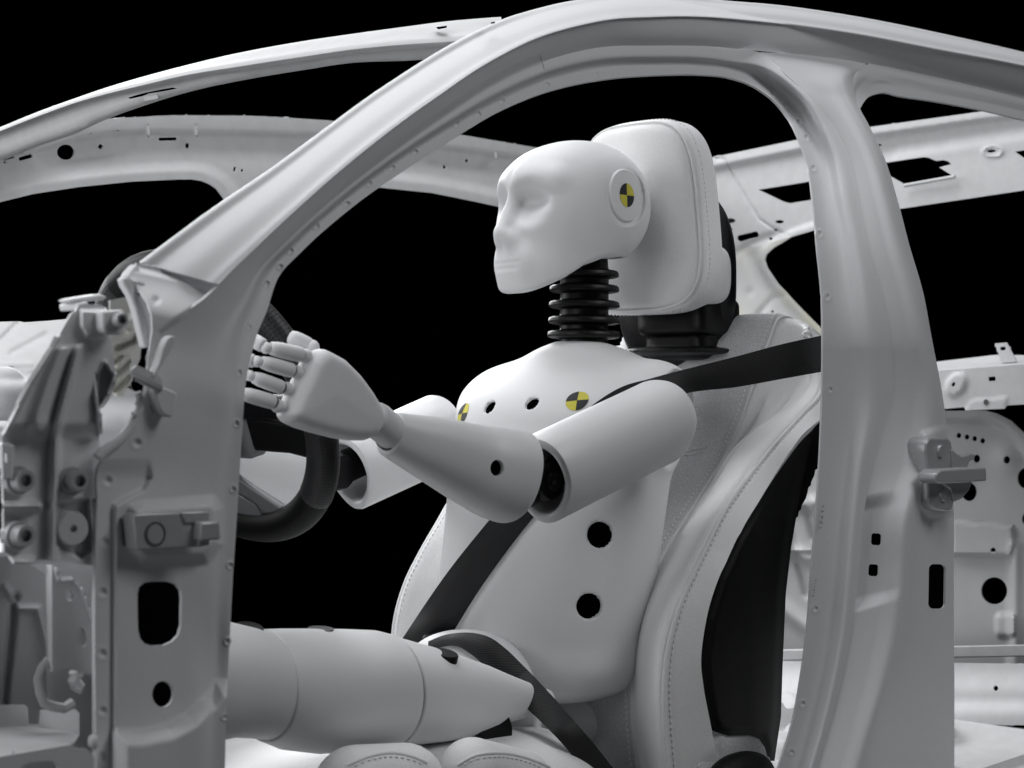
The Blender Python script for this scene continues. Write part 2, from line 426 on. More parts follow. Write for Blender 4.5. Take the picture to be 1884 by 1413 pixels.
# --- A-pillar: rebate under the outer face, running down into the hinge pillar
def lerp_row(L1, L6, fr, off):
    L1 = np.array(L1, float); L6 = np.array(L6, float); fr = np.array([0, *fr, 1.0])
    return np.concatenate([L1+(L6-L1)*fr[:, None], np.array(off)[:, None]], 1)
roof_fr = (.26, .44, .64, .72, .79); a_fr = (.27, .44, .58, .63, .68); h_fr = (.35, .62, .82, .86, .90)
roof_off = (0, .026, .046, .049, .060, .066, .066); a_off = (0, .022, .042, .047, .058, .064, .064); h_off = (-.016, -.007, .002, .006, .009, .014, .014)
def mixr(a, b, t): return tuple(np.array(a)*(1-t)+np.array(b)*t)
ach = [((1098, 41), (1111, 146), 0, 0), ((987, 72), (1012, 167), 0, 0), ((891, 121), (922, 203), 0, 0), ((796, 185), (845, 248), .5, 0), ((700, 256), (755, 306), 1, 0),
       ((600, 338), (655, 376), 1, 0), ((510, 420), (556, 462), 1, 0), ((445, 484), (510, 515), 1, 0), ((405, 524), (491, 572), 1, .15),
       ((362, 560), (473, 615), 1, .4), ((318, 588), (462, 655), 1, .65), ((290, 610), (453, 700), 1, .85), ((277, 660), (449, 740), 1, 1),
       ((262, 735), (446, 790), 1, 1), ((238, 790), (444, 820), 1, 1), ((210, 820), (442, 850), 1, 1), ((186, 850), (440, 880), 1, 1), ((179, 930), (436, 950), 1, 1),
       ((176, 1050), (429, 1055), 1, 1), ((175, 1170), (423, 1170), 1, 1), ((176, 1290), (417, 1290), 1, 1), ((178, 1413), (414, 1413), 1, 1), ((179, 1560), (410, 1560), 1, 1)]
ctrl = []
for L1, L6, ta, th_ in ach:
    fr = mixr(mixr(roof_fr, a_fr, ta), h_fr, th_); of = mixr(mixr(roof_off, a_off, ta), h_off, th_)
    ctrl.append(lerp_row(L1, L6, fr, of))
PAD_REC = [(150, 845), (275, 842), (278, 880), (264, 902), (238, 914), (211, 930), (210, 1600), (150, 1600)]
HPAD = [(244, 936), (262, 930), (392, 920), (404, 936), (404, 1000), (380, 1030), (262, 1034), (244, 1010)]
LOWB = [(216, 1352), (262, 1352), (310, 1342), (350, 1320), (385, 1288), (402, 1262), (440, 1262), (440, 1600), (216, 1600)]
def hinge_relief(px, py):
    o = weld_relief(px, py)
    w = (py > 780)
    o += np.where(w, .007*(1-smoothstep(-7, 5, poly_sd(px, py, PAD_REC)))*smoothstep(838, 885, py), 0)
    o += np.where(w, -.016*(1-smoothstep(-14, 12, poly_sd(px, py, HPAD)))*(1-smoothstep(1000, 1050, py)*.4), 0)
    o += np.where(w, -.024*(1-smoothstep(-24, 16, poly_sd(px, py, LOWB))), 0)
    o += np.where(w, .008*np.exp(-((px-385)/28)**2-((py-1190)/85)**2), 0)
    o += np.where(w, .006*np.exp(-((px-300)/60)**2-((py-1110)/100)**2), 0)
    o += .006*np.exp(-((px-330)/60)**2-((py-640)/50)**2)
    for x, y in ((198, 885), (193, 997), (189, 1090), (188, 1203), (188, 1308), (188, 1392), (252, 815), (325, 552)):
        r = np.hypot(px-x, py-y); o += .0030*np.exp(-(r/6)**2)-.0008*np.exp(-((r-10)/3)**2)
    return o
g = loft_px(ctrl, 540, 110, hinge_relief, (1, None))
hp = px_sheet('front_pillar', g, M['primer'], body, .003)
bake(hp)
def prism_on(o, poly, d=.02):
    b = bvh_of(o); h = [hit(b, x, y) for x, y in np.asarray(poly, float)[:, :2]]; n = np.mean([q[1] for q in h], 0); n /= np.linalg.norm(n)
    if n@(np.array(cam.location)-h[0][0]) < 0: n = -n
    return [q[0]+n*d for q in h], [q[0]-n*d for q in h]
def prism_B(poly, o0=-.06, o1=.06):
    poly = np.asarray(poly); fr = PB(poly[:, 0], poly[:, 1], o0)
    c = PB(poly[:, 0], poly[:, 1], 0.0); fr = c+np.array([0, o0, 0]); bk = c+np.array([0, o1, 0]); return fr, bk
slot = [(253, 1092), (256, 1080), (266, 1072), (278, 1070), (310, 1070), (324, 1075), (333, 1086), (335, 1100), (334, 1150), (329, 1168), (318, 1180), (302, 1187),
        (278, 1188), (266, 1184), (258, 1175), (254, 1160)]
cut(hp, [prism_on(hp, slot, .03), prism_on(hp, ell(300, 1277, 20, 24))])
# dark closing plate well behind the openings, so one looks into a shut cavity
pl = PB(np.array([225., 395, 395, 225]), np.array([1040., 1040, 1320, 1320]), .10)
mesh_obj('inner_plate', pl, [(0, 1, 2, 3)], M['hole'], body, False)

# --- roof rail strip above the doors: L1, L2, L3
strip = [((891, 121), (899.1, 142.3), (904.6, 157.1)), ((987, 72), (993.5, 96.7), (998, 113.8)), ((1098, 41), (1101.4, 68.3), (1103.7, 87.2)), ((1210, 32), (1210, 66), (1210, 84)), ((1300, 32), (1300, 67), (1300, 85)),
         ((1399, 40), (1399, 74), (1399, 94)), ((1443, 45), (1442, 79), (1441, 98)), ((1500, 52), (1497, 84), (1494, 103)), ((1571, 63), (1567, 93), (1560, 112)),
         ((1650, 77), (1645, 107), (1640, 124)), ((1730, 93), (1725, 125), (1720, 141)), ((1884, 122), (1880, 161), (1876, 180)), ((2080, 172), (2075, 218), (2070, 240))]
ctrl = [[(*a, 0), (*b, .026), (*c, .046)] for a, b, c in strip]
px_sheet('roof_rail', loft_px(ctrl, 280, 18, None, (1, None)), M['primer'], body)
# --- rebate ring: along the roof, round the corner, down the B-pillar
def ringrow(R0, R3, R4, f1, f2, offs):
    R0, R3, R4 = (np.array(q, float) for q in (R0, R3, R4))
    return [(*R0, offs[0]), (*(R0+(R3-R0)*f1), offs[1]), (*(R0+(R3-R0)*f2), offs[2]), (*R3, offs[3]), (*R4, offs[4])]
RO = (.046, .049, .060, .066, .066)
ring = [ringrow((904.6, 157.1), (915.5, 185.8), (922, 203), .571, .8, RO), ringrow((998, 113.8), (1006.7, 147), (1012, 167), .571, .8, RO), ringrow((1103.7, 87.2), (1108.3, 124), (1111, 146), .571, .8, RO), ringrow((1210, 84), (1210, 118), (1210, 138), .6, .8, RO),
        ringrow((1300, 85), (1300, 121), (1300, 138), .6, .8, RO), ringrow((1360, 90), (1347, 129), (1342, 143), .6, .8, RO),
        ringrow((1399, 97), (1385, 141), (1379, 155), .5, .8, mixr(RO, (0, .010, .036, .048, .048), .3)), ringrow((1443, 131), (1428, 165), (1420, 182), .4, .75, mixr(RO, (0, .010, .036, .048, .048), .7)),
        ringrow((1491, 175), (1457, 195), (1446, 212), .4, .72, (0, .012, .040, .050, .050)), ringrow((1532, 229), (1480, 237), (1464, 243), .42, .75, (0, .010, .033, .042, .042)),
        ringrow((1562, 287), (1502, 291), (1484, 296), .42, .75, (0, .009, .029, .037, .037)), ringrow((1581, 370), (1518, 372), (1496, 374), .42, .75, (0, .008, .026, .033, .033))]
rows = [450, 540, 620, 720, 850, 940, 1050, 1160, 1250, 1330, 1413, 1520]
TB = dict(L6=[1503, 1512, 1514, 1513, 1508, 1502, 1493, 1485, 1473, 1458, 1432, 1398], L5=[1525, 1536, 1540, 1541, 1536, 1527, 1516, 1507, 1496, 1482, 1460, 1428],
          G=[1548, 1558, 1563, 1564, 1558, 1549, 1540, 1530, 1515, 1498, 1476, 1444], Ff=[1572, 1590, 1602, 1606, 1582, 1572, 1562, 1550, 1533, 1514, 1490, 1458],
          Bf=[1597, 1622, 1637, 1642, 1608, 1590, 1580, 1567, 1550, 1530, 1505, 1472])
for i, y in enumerate(rows):
    k = min(1, i/4)
    ring.append([(TB['Bf'][i], y, 0), (TB['Ff'][i], y, .007*(1-k)+.003*k), (TB['G'][i], y, .023-.002*k), (TB['L5'][i], y, .029-.002*k), (TB['L6'][i], y, .030-.001*k)])
def ring_relief(px, py):
    o = weld_relief(px, py)
    # raised seam that turns the flange into the pillar face
    return o
g = loft_px(ring, 540, 48, ring_relief, (1, None))
px_sheet('door_rebate', g, M['primer'], body)
# --- B-pillar outer face
top = [(1399, 97), (1430, 98), (1490, 103), (1543, 110), (1562, 120), (1571, 143)]
BF = {'y': [143, 175, 229, 287, 370, 450, 540, 620, 720, 850, 940, 1050, 1160, 1250, 1330, 1413, 1520]}
def face_rows():
    ys = [131, 175, 229, 287, 370]+rows
    bf = [1443, 1491, 1532, 1562, 1581]+TB['Bf']
    c2 = [1535, 1552, 1580, 1608, 1634, 1656, 1682, 1699, 1716, 1708, 1676, 1666, 1654, 1633, 1608, 1583, 1548]
    c3 = [1553, 1564, 1591, 1619, 1643, 1664, 1690, 1707, 1724, 1728, 1700, 1690, 1678, 1660, 1642, 1628, 1606]
    br = [1571, 1573, 1598, 1626, 1652, 1673, 1699, 1714, 1733, 1749, 1755, 1755, 1755, 1756, 1756, 1756, 1756]
    out = [[(1399, 96, .034), (1445, 98, .044), (1500, 103, .045), (1560, 111, .045), (1594, 117, .047)]]
    out.append([(1424, 113, .022), (1458, 115, .026), (1512, 119, .027), (1556, 125, .030), (1579, 130, .042)])
    for i, y in enumerate(ys):
        y2 = y+(10 if i == 0 else 4 if i == 1 else 0)
        k = min(1, max(0, (i-8)/2)); n = (bf[i]+c2[i])/2
        e_ = (.022, .015, .008, .003)[i] if i < 4 else 0
        out.append([(bf[i]-3, y, (.015 if i == 0 else .002)), (n, y2, -.0085-.011*k+e_), (c2[i], y2, -.015-.024*k+e_*1.2), (c3[i], y2, -.006-.016*k+e_), (br[i], y2, .020-.016*k+.022*max(0, (3-i)/3))])
    return out
def bface_relief(px, py):
    o = np.zeros(np.shape(px)); base = np.array([(1560, 940), (1650, 905)])
    # pressed steps across the face
    s1 = (py-(932-(px-1565)*.21)); s2 = (py-(1118-(px-1560)*.28))
    inx = smoothstep(1545, 1572, px)*(1-smoothstep(1600, 1672, px))
    o += .0085*inx*smoothstep(-16, 16, s1)*(1-smoothstep(-14, 14, s2))
    r = poly_sd(px, py, [(1702, 800), (1735, 790), (1760, 800), (1760, 940), (1715, 945), (1700, 930)])
    o += -.006*(1-smoothstep(-3, 12, r))
    return o
g = loft_px(face_rows(), 560, 70, bface_relief)
bp = px_sheet('middle_pillar', g, M['primer'], body, .003); bake(bp)
cut(bp, [prism_on(bp, rrect(1612, 992, 18, 22, 5, 3)), prism_on(bp, rrect(1607, 1049, 18, 22, 5, 3)), prism_on(bp, rrect(1724, 1079, 31, 82, 9, 1))])
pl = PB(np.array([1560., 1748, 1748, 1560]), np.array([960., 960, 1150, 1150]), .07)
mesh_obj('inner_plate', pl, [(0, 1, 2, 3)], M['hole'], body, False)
# --- rear door opening, upper front corner
rr = [[(1558, 178, .054), (1565, 183, .056), (1571, 189, .058), (1577, 197, .060), (1583, 214, .060)], [(1556, 150, 0.052), (1573, 154, 0.048), (1576, 163, 0.056), (1580, 178, 0.058), (1583, 199, 0.058)], [(1566, 136, 0.050), (1583, 142, 0.046), (1588, 154, 0.056), (1593, 165, 0.060), (1596, 180, 0.060)],
      [(1590, 120, 0.046), (1601, 136, 0.050), (1608, 148, 0.056), (1612, 156, 0.062), (1618, 171, 0.062)], [(1640, 124, 0.046), (1648, 140, 0.050), (1650, 152, 0.058), (1652, 160, 0.062), (1656, 177, 0.062)],
      [(1720, 141, 0.046), (1724, 155, 0.050), (1727, 167, 0.058), (1728, 173, 0.062), (1730, 188, 0.062)], [(1876, 180, 0.046), (1878, 190, 0.050), (1880, 200, 0.058), (1881, 205, 0.062), (1884, 221, 0.062)],
      [(2070, 240, 0.046), (2072, 252, 0.050), (2074, 262, 0.058), (2075, 268, 0.062), (2078, 284, 0.062)]]
px_sheet('rear_door_rebate', loft_px(rr, 160, 26), M['primer'], body)
# --- outer face: wide bright band from the A-pillar foot over the roof
cap = [((256, 482), (405, 524)), ((300, 449), (425, 503)), ((390, 383), (480, 450)), ((500, 308), (548, 386)), ((595, 238), (622, 320)), ((700, 162), (712, 247)), ((840, 75), (805, 179)), ((920, 37), (891, 121)), ((987, 16), (987, 72)),
       ((1060, 0), (1098, 41)), ((1190, -14), (1210, 32)), ((1325, 0), (1300, 32)), ((1440, 10), (1443, 45)), ((1575, 30), (1571, 63)), ((1735, 62), (1730, 93)), ((1884, 96), (1884, 122)), ((2090, 150), (2080, 172))]
ctrl = []
for a, b in cap:
    a, b = np.array(a, float), np.array(b, float); n = (b-a); u = n/np.hypot(*n)
    r = [(*(a+u*np.array([14, 14])*.9), .10), (*(a+u*1.5), .052)]
    for k, o in ((0, .040), (.2, .027), (.5, .011), (.8, .001), (.94, -.0045), (1, -.003)): r.append((*(a+n*k), o))
    r.append((*(b+u*1.2), .004))
    ctrl.append(r)
g = loft_px(ctrl, 460, 40)
px_sheet('roof_side_panel', g, M['primer'], body, .002)
# --- upper hinge pillar skin in front of the rebate, under the foot of the outer face
def relief_tri(px, py):
    lip = line_d(px, py, [(250, 487), (330, 505), (404, 526)])
    o = .012-.030*smoothstep(6, 85, lip)
    o += .012*(1-smoothstep(2, 14, lip))
    o += -.010*np.exp(-((px-290)/22)**2-((py-560)/26)**2)*0+.004*np.exp(-(np.hypot(px-287, py-553)/6)**2)
    o += .008*(1-smoothstep(0, 9, line_d(px, py, [(410, 522), (372, 560), (325, 592), (296, 615), (283, 660)])))
    return o
panel('fender_joint_panel', [(252, 484), (330, 500), (410, 522), (372, 560), (325, 592), (296, 615), (283, 660), (281, 700), (270, 690), (276, 640), (281, 610), (280, 580), (272, 555), (256, 530), (244, 512), (240, 500), (247, 490)],
      M['primer'], body, PB, step=3, relief=relief_tri)

# ------------------------------------------------------------------ far and rear structure
def loft_fn(ctrl3, n, m): return loft3_(ctrl3, n, m)
def loft3_(ctrl, n, m):
    ctrl = np.asarray(ctrl, float); mid = ctrl.mean(1); kn = np.concatenate([[0], np.cumsum(np.linalg.norm(np.diff(mid, axis=0), axis=1)+1e-6)])
    a = np.stack([hermite(ctrl[:, c], n, kn) for c in range(ctrl.shape[1])], 1)
    mk = np.concatenate([[0], np.cumsum(np.linalg.norm(np.diff(ctrl, axis=1), axis=2).mean(0)+1e-6)])
    return np.stack([hermite(a[i], m, mk) for i in range(n)], 0)
def at_x(table, xs): t = np.array(table, float); return np.interp(xs, t[:, 0], t[:, 1])
def prism(name, poly, front, back, m, parent, bev=.0015, label=None, seg=2):
    a = [front(x, y) for x, y in poly]; b = [back(x, y) for x, y in poly]; n = len(a)
    me_v = a+b; f = [tuple(range(n)), tuple(range(2*n-1, n-1, -1))]+[(i, n+i, n+(i+1) % n, (i+1) % n) for i in range(n)]
    o = mesh_obj(name, me_v, f, m, parent, True, label)
    bm = bmesh.new(); bm.from_mesh(o.data); bmesh.ops.recalc_face_normals(bm, faces=bm.faces); bm.to_mesh(o.data); bm.free()
    if bev: add_mod(o, 'BEVEL', width=bev, segments=seg, limit_method='ANGLE', angle_limit=math.radians(35), harden_normals=False)
    o.data.polygons.foreach_set('use_smooth', [False]*len(o.data.polygons)); return o
def prism2(name, poly, off, depth, m, parent, bev=.0015, seg=2):
    return prism(name, poly, lambda x, y: PB(x, y, off), lambda x, y: PB(x, y, off)+np.array([0, depth, 0]), m, parent, bev, None, seg)
def pbo(off): return lambda x, y: PB(x, y, 0.0)+np.array([0, off, 0])

# windscreen header between the two front pillars
xs = np.array([-140, -60, 0, 74, 141, 186, 260, 342, 446, 557, 654, 751, 827, 880, 922])
hT = [(-140, 300), (-60, 262), (0, 238), (74, 208), (141, 184), (178, 171), (223, 156), (334, 126), (446, 100), (557, 80), (680, 62), (725, 59), (754, 52), (843, 41), (913, 36), (950, 33)]
hB = [(-140, 302), (-60, 265), (0, 241), (74, 212), (141, 188), (186, 175), (260, 157), (342, 138), (446, 121), (557, 104), (654, 90), (700, 86), (751, 81), (827, 76), (950, 66)]
hL = [(-140, 350), (-60, 312), (0, 292), (74, 263), (137, 242), (186, 219), (238, 199), (297, 179), (353, 163), (394, 154), (502, 132), (569, 123), (700, 104), (729, 101), (748, 107), (786, 105), (950, 92)]
hX = [(-140, -.43), (0, -.455), (260, -.50), (446, -.50), (700, -.455), (870, -.39), (930, -.34)]
rows_ = []
for x in xs:
    X0 = at_x(hX, x); t, b, l = at_x(hT, x), at_x(hB, x), at_x(hL, x)
    rows_.append([PX(x, t+16, X0+.16), PX(x, t+1.5, X0+.06), PX(x, t, X0+.05), PX(x, t+(b-t)*.6, X0+.018), PX(x, b, X0), PX(x, b+1.5, X0+.010), PX(x, b+(l-b)*.35, X0+.020), PX(x, b+(l-b)*.7, X0+.022), PX(x, l, X0+.050), PX(x, l-3, X0+.09)])
g = loft3_(rows_, 220, 60)
hdr = mesh_obj('windscreen_header', g.reshape(-1, 3), grid_faces(*g.shape[:2]), M['primer_far'], body); sheet(hdr, .003); bake(hdr)
def prism_X(poly, X, d=.03): return ([PX(x, y, X-d) for x, y in poly], [PX(x, y, X+d) for x, y in poly])
cut(hdr, [prism_X([(235, 180), (250, 175), (270, 170), (300, 164), (318, 161), (326, 163), (300, 168), (275, 172), (262, 177), (240, 182)], -.46, .025)])
Xf = lambda o: (lambda x, y: PX(x, y, -.47+o))
prism('header_clip', [(264, 178), (290, 174), (292, 182), (266, 187)], Xf(-.012), Xf(.02), M['primer_far'], body, .001)
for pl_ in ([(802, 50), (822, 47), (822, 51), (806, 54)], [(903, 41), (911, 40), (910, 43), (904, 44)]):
    prism('slot_shadow', pl_, lambda x, y: PX(x, y, -.408), lambda x, y: PX(x, y, -.395), M['hole'], body, 0)  # solid dark blocks put in for the shade inside the header slots

# far roof rail with the tops of the far door openings
T_ = [(-160, 292), (60, 262), (137, 241), (183, 219), (317, 212), (460, 213), (520, 216), (609, 222), (720, 233), (843, 247), (999, 274), (1120, 300), (1330, 352)]
B1 = [(-160, 300), (60, 266), (137, 243), (208, 230), (269, 228.5), (381, 230), (460, 231), (595, 235), (720, 246), (824, 258), (971, 278), (1120, 309), (1330, 362)]
low_ = [(-160, 440), (-60, 396), (0, 372), (61, 357), (146, 344), (244, 334), (330, 330), (354, 330), (372, 333), (386, 339), (398, 347), (405, 356), (411, 364), (416, 374)]
pil = [(412, 420), (396, 470), (372, 560), (345, 700), (330, 860), (322, 1040), (316, 1400), (410, 1400), (424, 1040), (434, 860), (450, 700), (476, 560), (508, 470), (540, 400), (556, 372), (580, 352), (610, 345)]
low2 = [(700, 345), (796, 355), (866, 369), (926, 382), (1010, 402), (1110, 440), (1250, 500), (1330, 560)]
out = T_+[(1330, 560)][:0]+low2[::-1]+pil[::-1]+low_[::-1]
B3 = [(-160, 400), (0, 341), (98, 324), (195, 312), (300, 306), (342, 306), (361, 309), (385, 315), (403, 324), (425, 339), (440, 360), (440, 400)]
B3b = [(590, 330), (640, 325), (729, 327), (830, 343), (923, 366), (1010, 388), (1110, 425)]
def rail_relief(px, py):
    o = np.zeros(np.shape(px))
    t = at_x(B1, px); b2 = t+14
    o += .030*smoothstep(0, -9, py-t)*0
    o += -.012*(1-smoothstep(b2-5, b2+8, py))                          # upper flange stands towards us
    o += .010*np.exp(-((py-b2-28)/26)**2)
    dl = np.minimum(line_d(px, py, low_+pil[:4]), line_d(px, py, [(540, 400), (556, 372), (580, 352), (610, 345)]+low2))
    o += -.016*(1-smoothstep(14, 36, dl))                               # pressed edge round the door openings
    o += .012*np.exp(-((px-160)/70)**2-((py-285)/22)**2)-.006*np.exp(-((px-120)/25)**2-((py-272)/18)**2)
    o += -.010*smoothstep(110, 60, px)*np.exp(-((py-300)/26)**2)
    for x, w in ((272, 2.2), (360, 2.2)): o += .004*np.exp(-((px-x)/w)**2)*((py > 228) & (py < 252))
    o += .004*np.exp(-((line_d(px, py, [(800, 300), (880, 312), (905, 300)]))/8)**2)
    return o
def place_rail(px, py, o):
    return P(px, py, .955+o+.12*smoothstep(380, 900, py)+.02*smoothstep(700, 1330, px)*0)
rail_holes = [ell(121, 280, 16, 14), rrect(185, 270, 8, 8, 1.5, 35), rrect(309, 256, 34, 6, 2.6, -1), ell(345, 268, 4, 5, 14), rrect(432, 311, 5, 9, 1.5, 12), ell(446, 313.5, 3, 3, 12),
              ell(818, 307, 3.4, 3.4, 12), ell(859, 296, 3.4, 3.4, 12), rrect(16, 291, 22, 5, 2.3, -14), rrect(47, 290, 25, 7, 3.2, -16), ell(9, 299, 3, 1.6, 10), rrect(30, 283, 26, 2.4, 1, -9), ell(216, 241, 4.5, 1.6, 10, -12), ell(167, 246, 3.5, 1.4, 10, -12)]
panel('far_roof_rail', out, M['primer_far'], body, place_rail, rail_holes, 3.2, .003, rail_relief)
rows_ = []
for x in np.linspace(-160, 1330, 46):
    t, b = at_x(T_, x), at_x(B1, x)
    rows_.append([P(x, b+.8, .948), P(x, b, .950), P(x, t+(b-t)*.4, .985), P(x, t, 1.03), P(x, t+14, 1.10)])
g = loft3_(rows_, 200, 14)
o = mesh_obj('far_roof_flange', g.reshape(-1, 3), grid_faces(*g.shape[:2]), M['primer_far'], body); sheet(o, .003)
for c, w in ((296, 1), (506, .9)):
    for dx in (-18, 0, 20):
        prism('roof_clip', [(c+dx-5, 215), (c+dx+5, 215), (c+dx+4, 224), (c+dx-4, 224)], lambda x, y: P(x, y, .975), lambda x, y: P(x, y, 1.02), M['primer_far'], body, .001)
for x in (272, 360): rod('weld_stud', P(x, 231, .93), P(x+1, 250, .93), [(0, .0004), (0, .0032), (.9, .0028), (1, .0004)], M['primer_far'], body, 10)
rod('weld_stud', P(912, 281, .93), P(913, 291, .93), [(0, .0004), (0, .0032), (.9, .0028), (1, .0004)], M['primer_far'], body, 10)

# rear roof cross member and far rear pillar
rt = [(1270, 300), (1303, 291), (1395, 272), (1472, 256), (1598, 234), (1806, 205), (1990, 182)]
rb = [(1990, 334), (1884, 350), (1657, 384), (1560, 405)]
win = [(1500, 423), (1469, 433), (1440, 446), (1424, 455), (1410, 468), (1407, 478), (1411, 492), (1430, 521), (1475, 569), (1513, 607), (1560, 655), (1600, 700)]
fold_l = [(1303, 311), (1400, 291), (1598, 251), (1806, 221), (1990, 198)]
seam = [(1318, 291), (1333, 293), (1340, 302), (1382, 378), (1398, 404), (1428, 424), (1452, 434)]
def rear_relief(px, py):
    f = at_x(fold_l, px); o = -.018*(1-smoothstep(-5, 9, py-f))
    d = at_x(rt, px)
    o += .012*np.exp(-((py-f-34+(px-1600)*.02)/16)**2)*smoothstep(1560, 1640, px)
    o += .004*np.exp(-(line_d(px, py, seam)/2.2)**2)-.002*(line_d(px, py, seam) < 30)*0
    o += -.010*np.exp(-((line_d(px, py, [(1664, 348), (1755, 333)])-0)/5)**2)*0
    o += -.012*(1-smoothstep(6, 18, line_d(px, py, win)))
    o += .008*np.exp(-((line_d(px, py, [(1380, 470), (1400, 520), (1440, 570), (1490, 620)]))/14)**2)
    o += .006*np.exp(-((line_d(px, py, [(1330, 480), (1380, 450), (1430, 430)]))/7)**2)
    o += .005*np.exp(-((line_d(px, py, [(1395, 580), (1420, 550), (1440, 545)]))/5)**2)
    o += .004*np.exp(-(np.hypot(px-1380, py-538)/7)**2)
    o += -.006*np.exp(-((line_d(px, py, [(1660, 285), (1800, 262), (1884, 250)]))/14)**2)
    r = np.hypot(px-1826, (py-279)*1.8); o += -.004*np.exp(-((r-17)/4)**2)
    return o
def place_rear(px, py, o): return PX(px, py, 1.45+o-.20*smoothstep(420, 760, py)*0)
rear_holes = [[(1395, 349), (1488, 334), (1545, 325), (1552, 360), (1504, 366), (1453, 374), (1441, 371)],
              [(1622, 300), (1698, 289), (1708, 290), (1722, 296), (1736, 294.5), (1745, 297), (1750, 302), (1728, 308), (1752, 323), (1664, 339), (1634, 322)],
              [(1867, 279), (1960, 264), (1960, 300), (1884, 291)], ell(1824, 278, 8, 2.6, 16, -4), ell(1618, 267, 4, 2.2, 12), ell(1343, 406, 10, 4.5, 20), ell(1338, 422, 10, 4.5, 20),
              rrect(1376, 435, 40, 12, 5.5, -13), ell(1434, 408, 8, 3.2, 16), ell(1427, 423, 2.6, 2.2, 10), ell(1418, 439, 3.5, 2.6, 12)]
hd = rt+rb+[(1500, 423), (1455, 436), (1395, 452), (1290, 470), (1270, 400)]
panel('rear_roof_header', hd, M['primer_far'], body, place_rear, rear_holes, 3.2, .003, rear_relief)
panel('rear_pillar', [(1290, 470), (1395, 452), (1455, 436), (1440, 446), (1424, 455), (1410, 468), (1407, 478), (1411, 492), (1430, 521), (1475, 569), (1513, 607), (1560, 655), (1600, 700), (1640, 790), (1440, 790), (1330, 640), (1290, 560)],
      M['primer_stained'], body, place_rear, [ell(1421, 573, 2.6, 2.2, 10)], 5, .003, rear_relief, 'yellow stained rear pillar')
for pl_, Xo in (([(1338, 400), (1356, 405), (1350, 428), (1328, 428)], 1.49),):
    prism('backing_plate', [(1325, 398), (1358, 398), (1358, 430), (1325, 430)], lambda x, y: PX(x, y, 1.475), lambda x, y: PX(x, y, 1.485), M['groove'], body, 0)
rod('flange_lip', PX(1664, 341.5, 1.435), PX(1757, 325, 1.435), [(0, .0005), (0, .0042), (1, .0042), (1, .0005)], M['primer_far'], body, 12)

# parcel shelf beam
bt_ = [(1700, 670), (1724, 666), (1834, 653), (1884, 654), (1990, 658)]; bf_ = [(1700, 684), (1727, 682), (1810, 676), (1884, 670), (1990, 664)]
Xb = 1.30
rows_ = []
for x in np.linspace(1640, 1990, 24):
    t, b = at_x([(1640, 678)]+bt_, x), at_x([(1640, 692)]+bf_, x)
    rows_.append([PX(x, t+6, Xb+.20), PX(x, t, Xb+.17), PX(x, t+(b-t)*.5, Xb+.09), PX(x, b-1.5, Xb+.015), PX(x, b, Xb+.002)])
g = loft3_(rows_, 90, 24)
o = mesh_obj('parcel_shelf_top', g.reshape(-1, 3), grid_faces(*g.shape[:2]), M['primer_far'], body); sheet(o, .003)
def beam_rel(px, py):
    r = np.hypot((px-1758), (py-707)*.95+(px-1758)*.35); o = -.010*(1-smoothstep(15, 22, r))+.003*(1-smoothstep(6, 10, r))*0
    tabp = [(1776, 758), (1784, 740), (1795, 735), (1830, 734), (1838, 732), (1852, 731), (1852, 748), (1847, 756)]
    return o-.004*(1-smoothstep(-2, 3, poly_sd(px, py, tabp)))
panel('parcel_shelf_beam', [(1640, 692), (1700, 684), (1727, 682), (1810, 676), (1884, 670), (1990, 664), (1990, 738), (1884, 744), (1853, 746), (1848, 752), (1776, 755), (1774, 749), (1740, 752), (1640, 758)], M['primer_far'], body, lambda a, b, o: PX(a, b, Xb+o),
      [ell(1754, 707, 3.2, 4.6, 14, 30), rrect(1825, 697, 13, 8, 1.5, -4), ], 4, .003, beam_rel)
prism('beam_plug', ell(1814, 740, 4.6, 5.4, 16), lambda x, y: PX(x, y, Xb-.006), lambda x, y: PX(x, y, Xb+.01), M['groove'], body, 0)
panel('beam_tab', [(1830, 632), (1852, 630), (1863, 651), (1870, 665), (1843, 668)], M['primer_far'], body, lambda a, b, o: PX(a, b, Xb+.03+(668-b)*.0002), [rrect(1845, 641, 10, 7, 1.5, -3)], 3, .004)

# far rear inner panel behind the pillar
qo = [(1400, 700), (1560, 740), (1700, 755), (1743, 756), (1811, 755), (1834, 761), (1860, 774), (1884, 797), (1930, 860), (1970, 950), (1970, 1235), (1400, 1235)]
q_edge = qo[2:10]
def quarter_rel(px, py):
    o = -.035*(1-smoothstep(10, 26, line_d(px, py, q_edge)))
    o += -.012*np.exp(-(np.hypot(px-1850, py-850)/26)**2)+.010*np.exp(-(np.hypot(px-1800, py-880)/40)**2)
    o += .016*smoothstep(-4, 4, py-(1022+(px-1800)*.02))*smoothstep(1868, 1848, px)
    o += -.012*(1-smoothstep(-4, 4, poly_sd(px, py, [(1752, 960), (1862, 968), (1866, 1000), (1858, 1022), (1752, 1020)])))
    o += -.010*np.exp(-((px-1868)/11)**2)*smoothstep(985, 1010, py)
    o += -.016*(1-smoothstep(-4, 5, poly_sd(px, py, rrect(1850, 1150, 34, 40, 8))))
    # folds seen between the seat and the pillar
    for pts, a_, w in ([(1470, 900), (1490, 950), (1500, 985)], .018, 9), ([(1440, 1010), (1500, 1030)], -.02, 12), ([(1450, 930), (1500, 925)], -.018, 12), ([(1455, 990), (1475, 1050), (1485, 1090)], .014, 8), ([(1440, 1120), (1495, 1160)], -.016, 14), ([(1470, 830), (1500, 822)], .016, 10):
        o += a_*np.exp(-(line_d(px, py, pts)/w)**2)
    return o
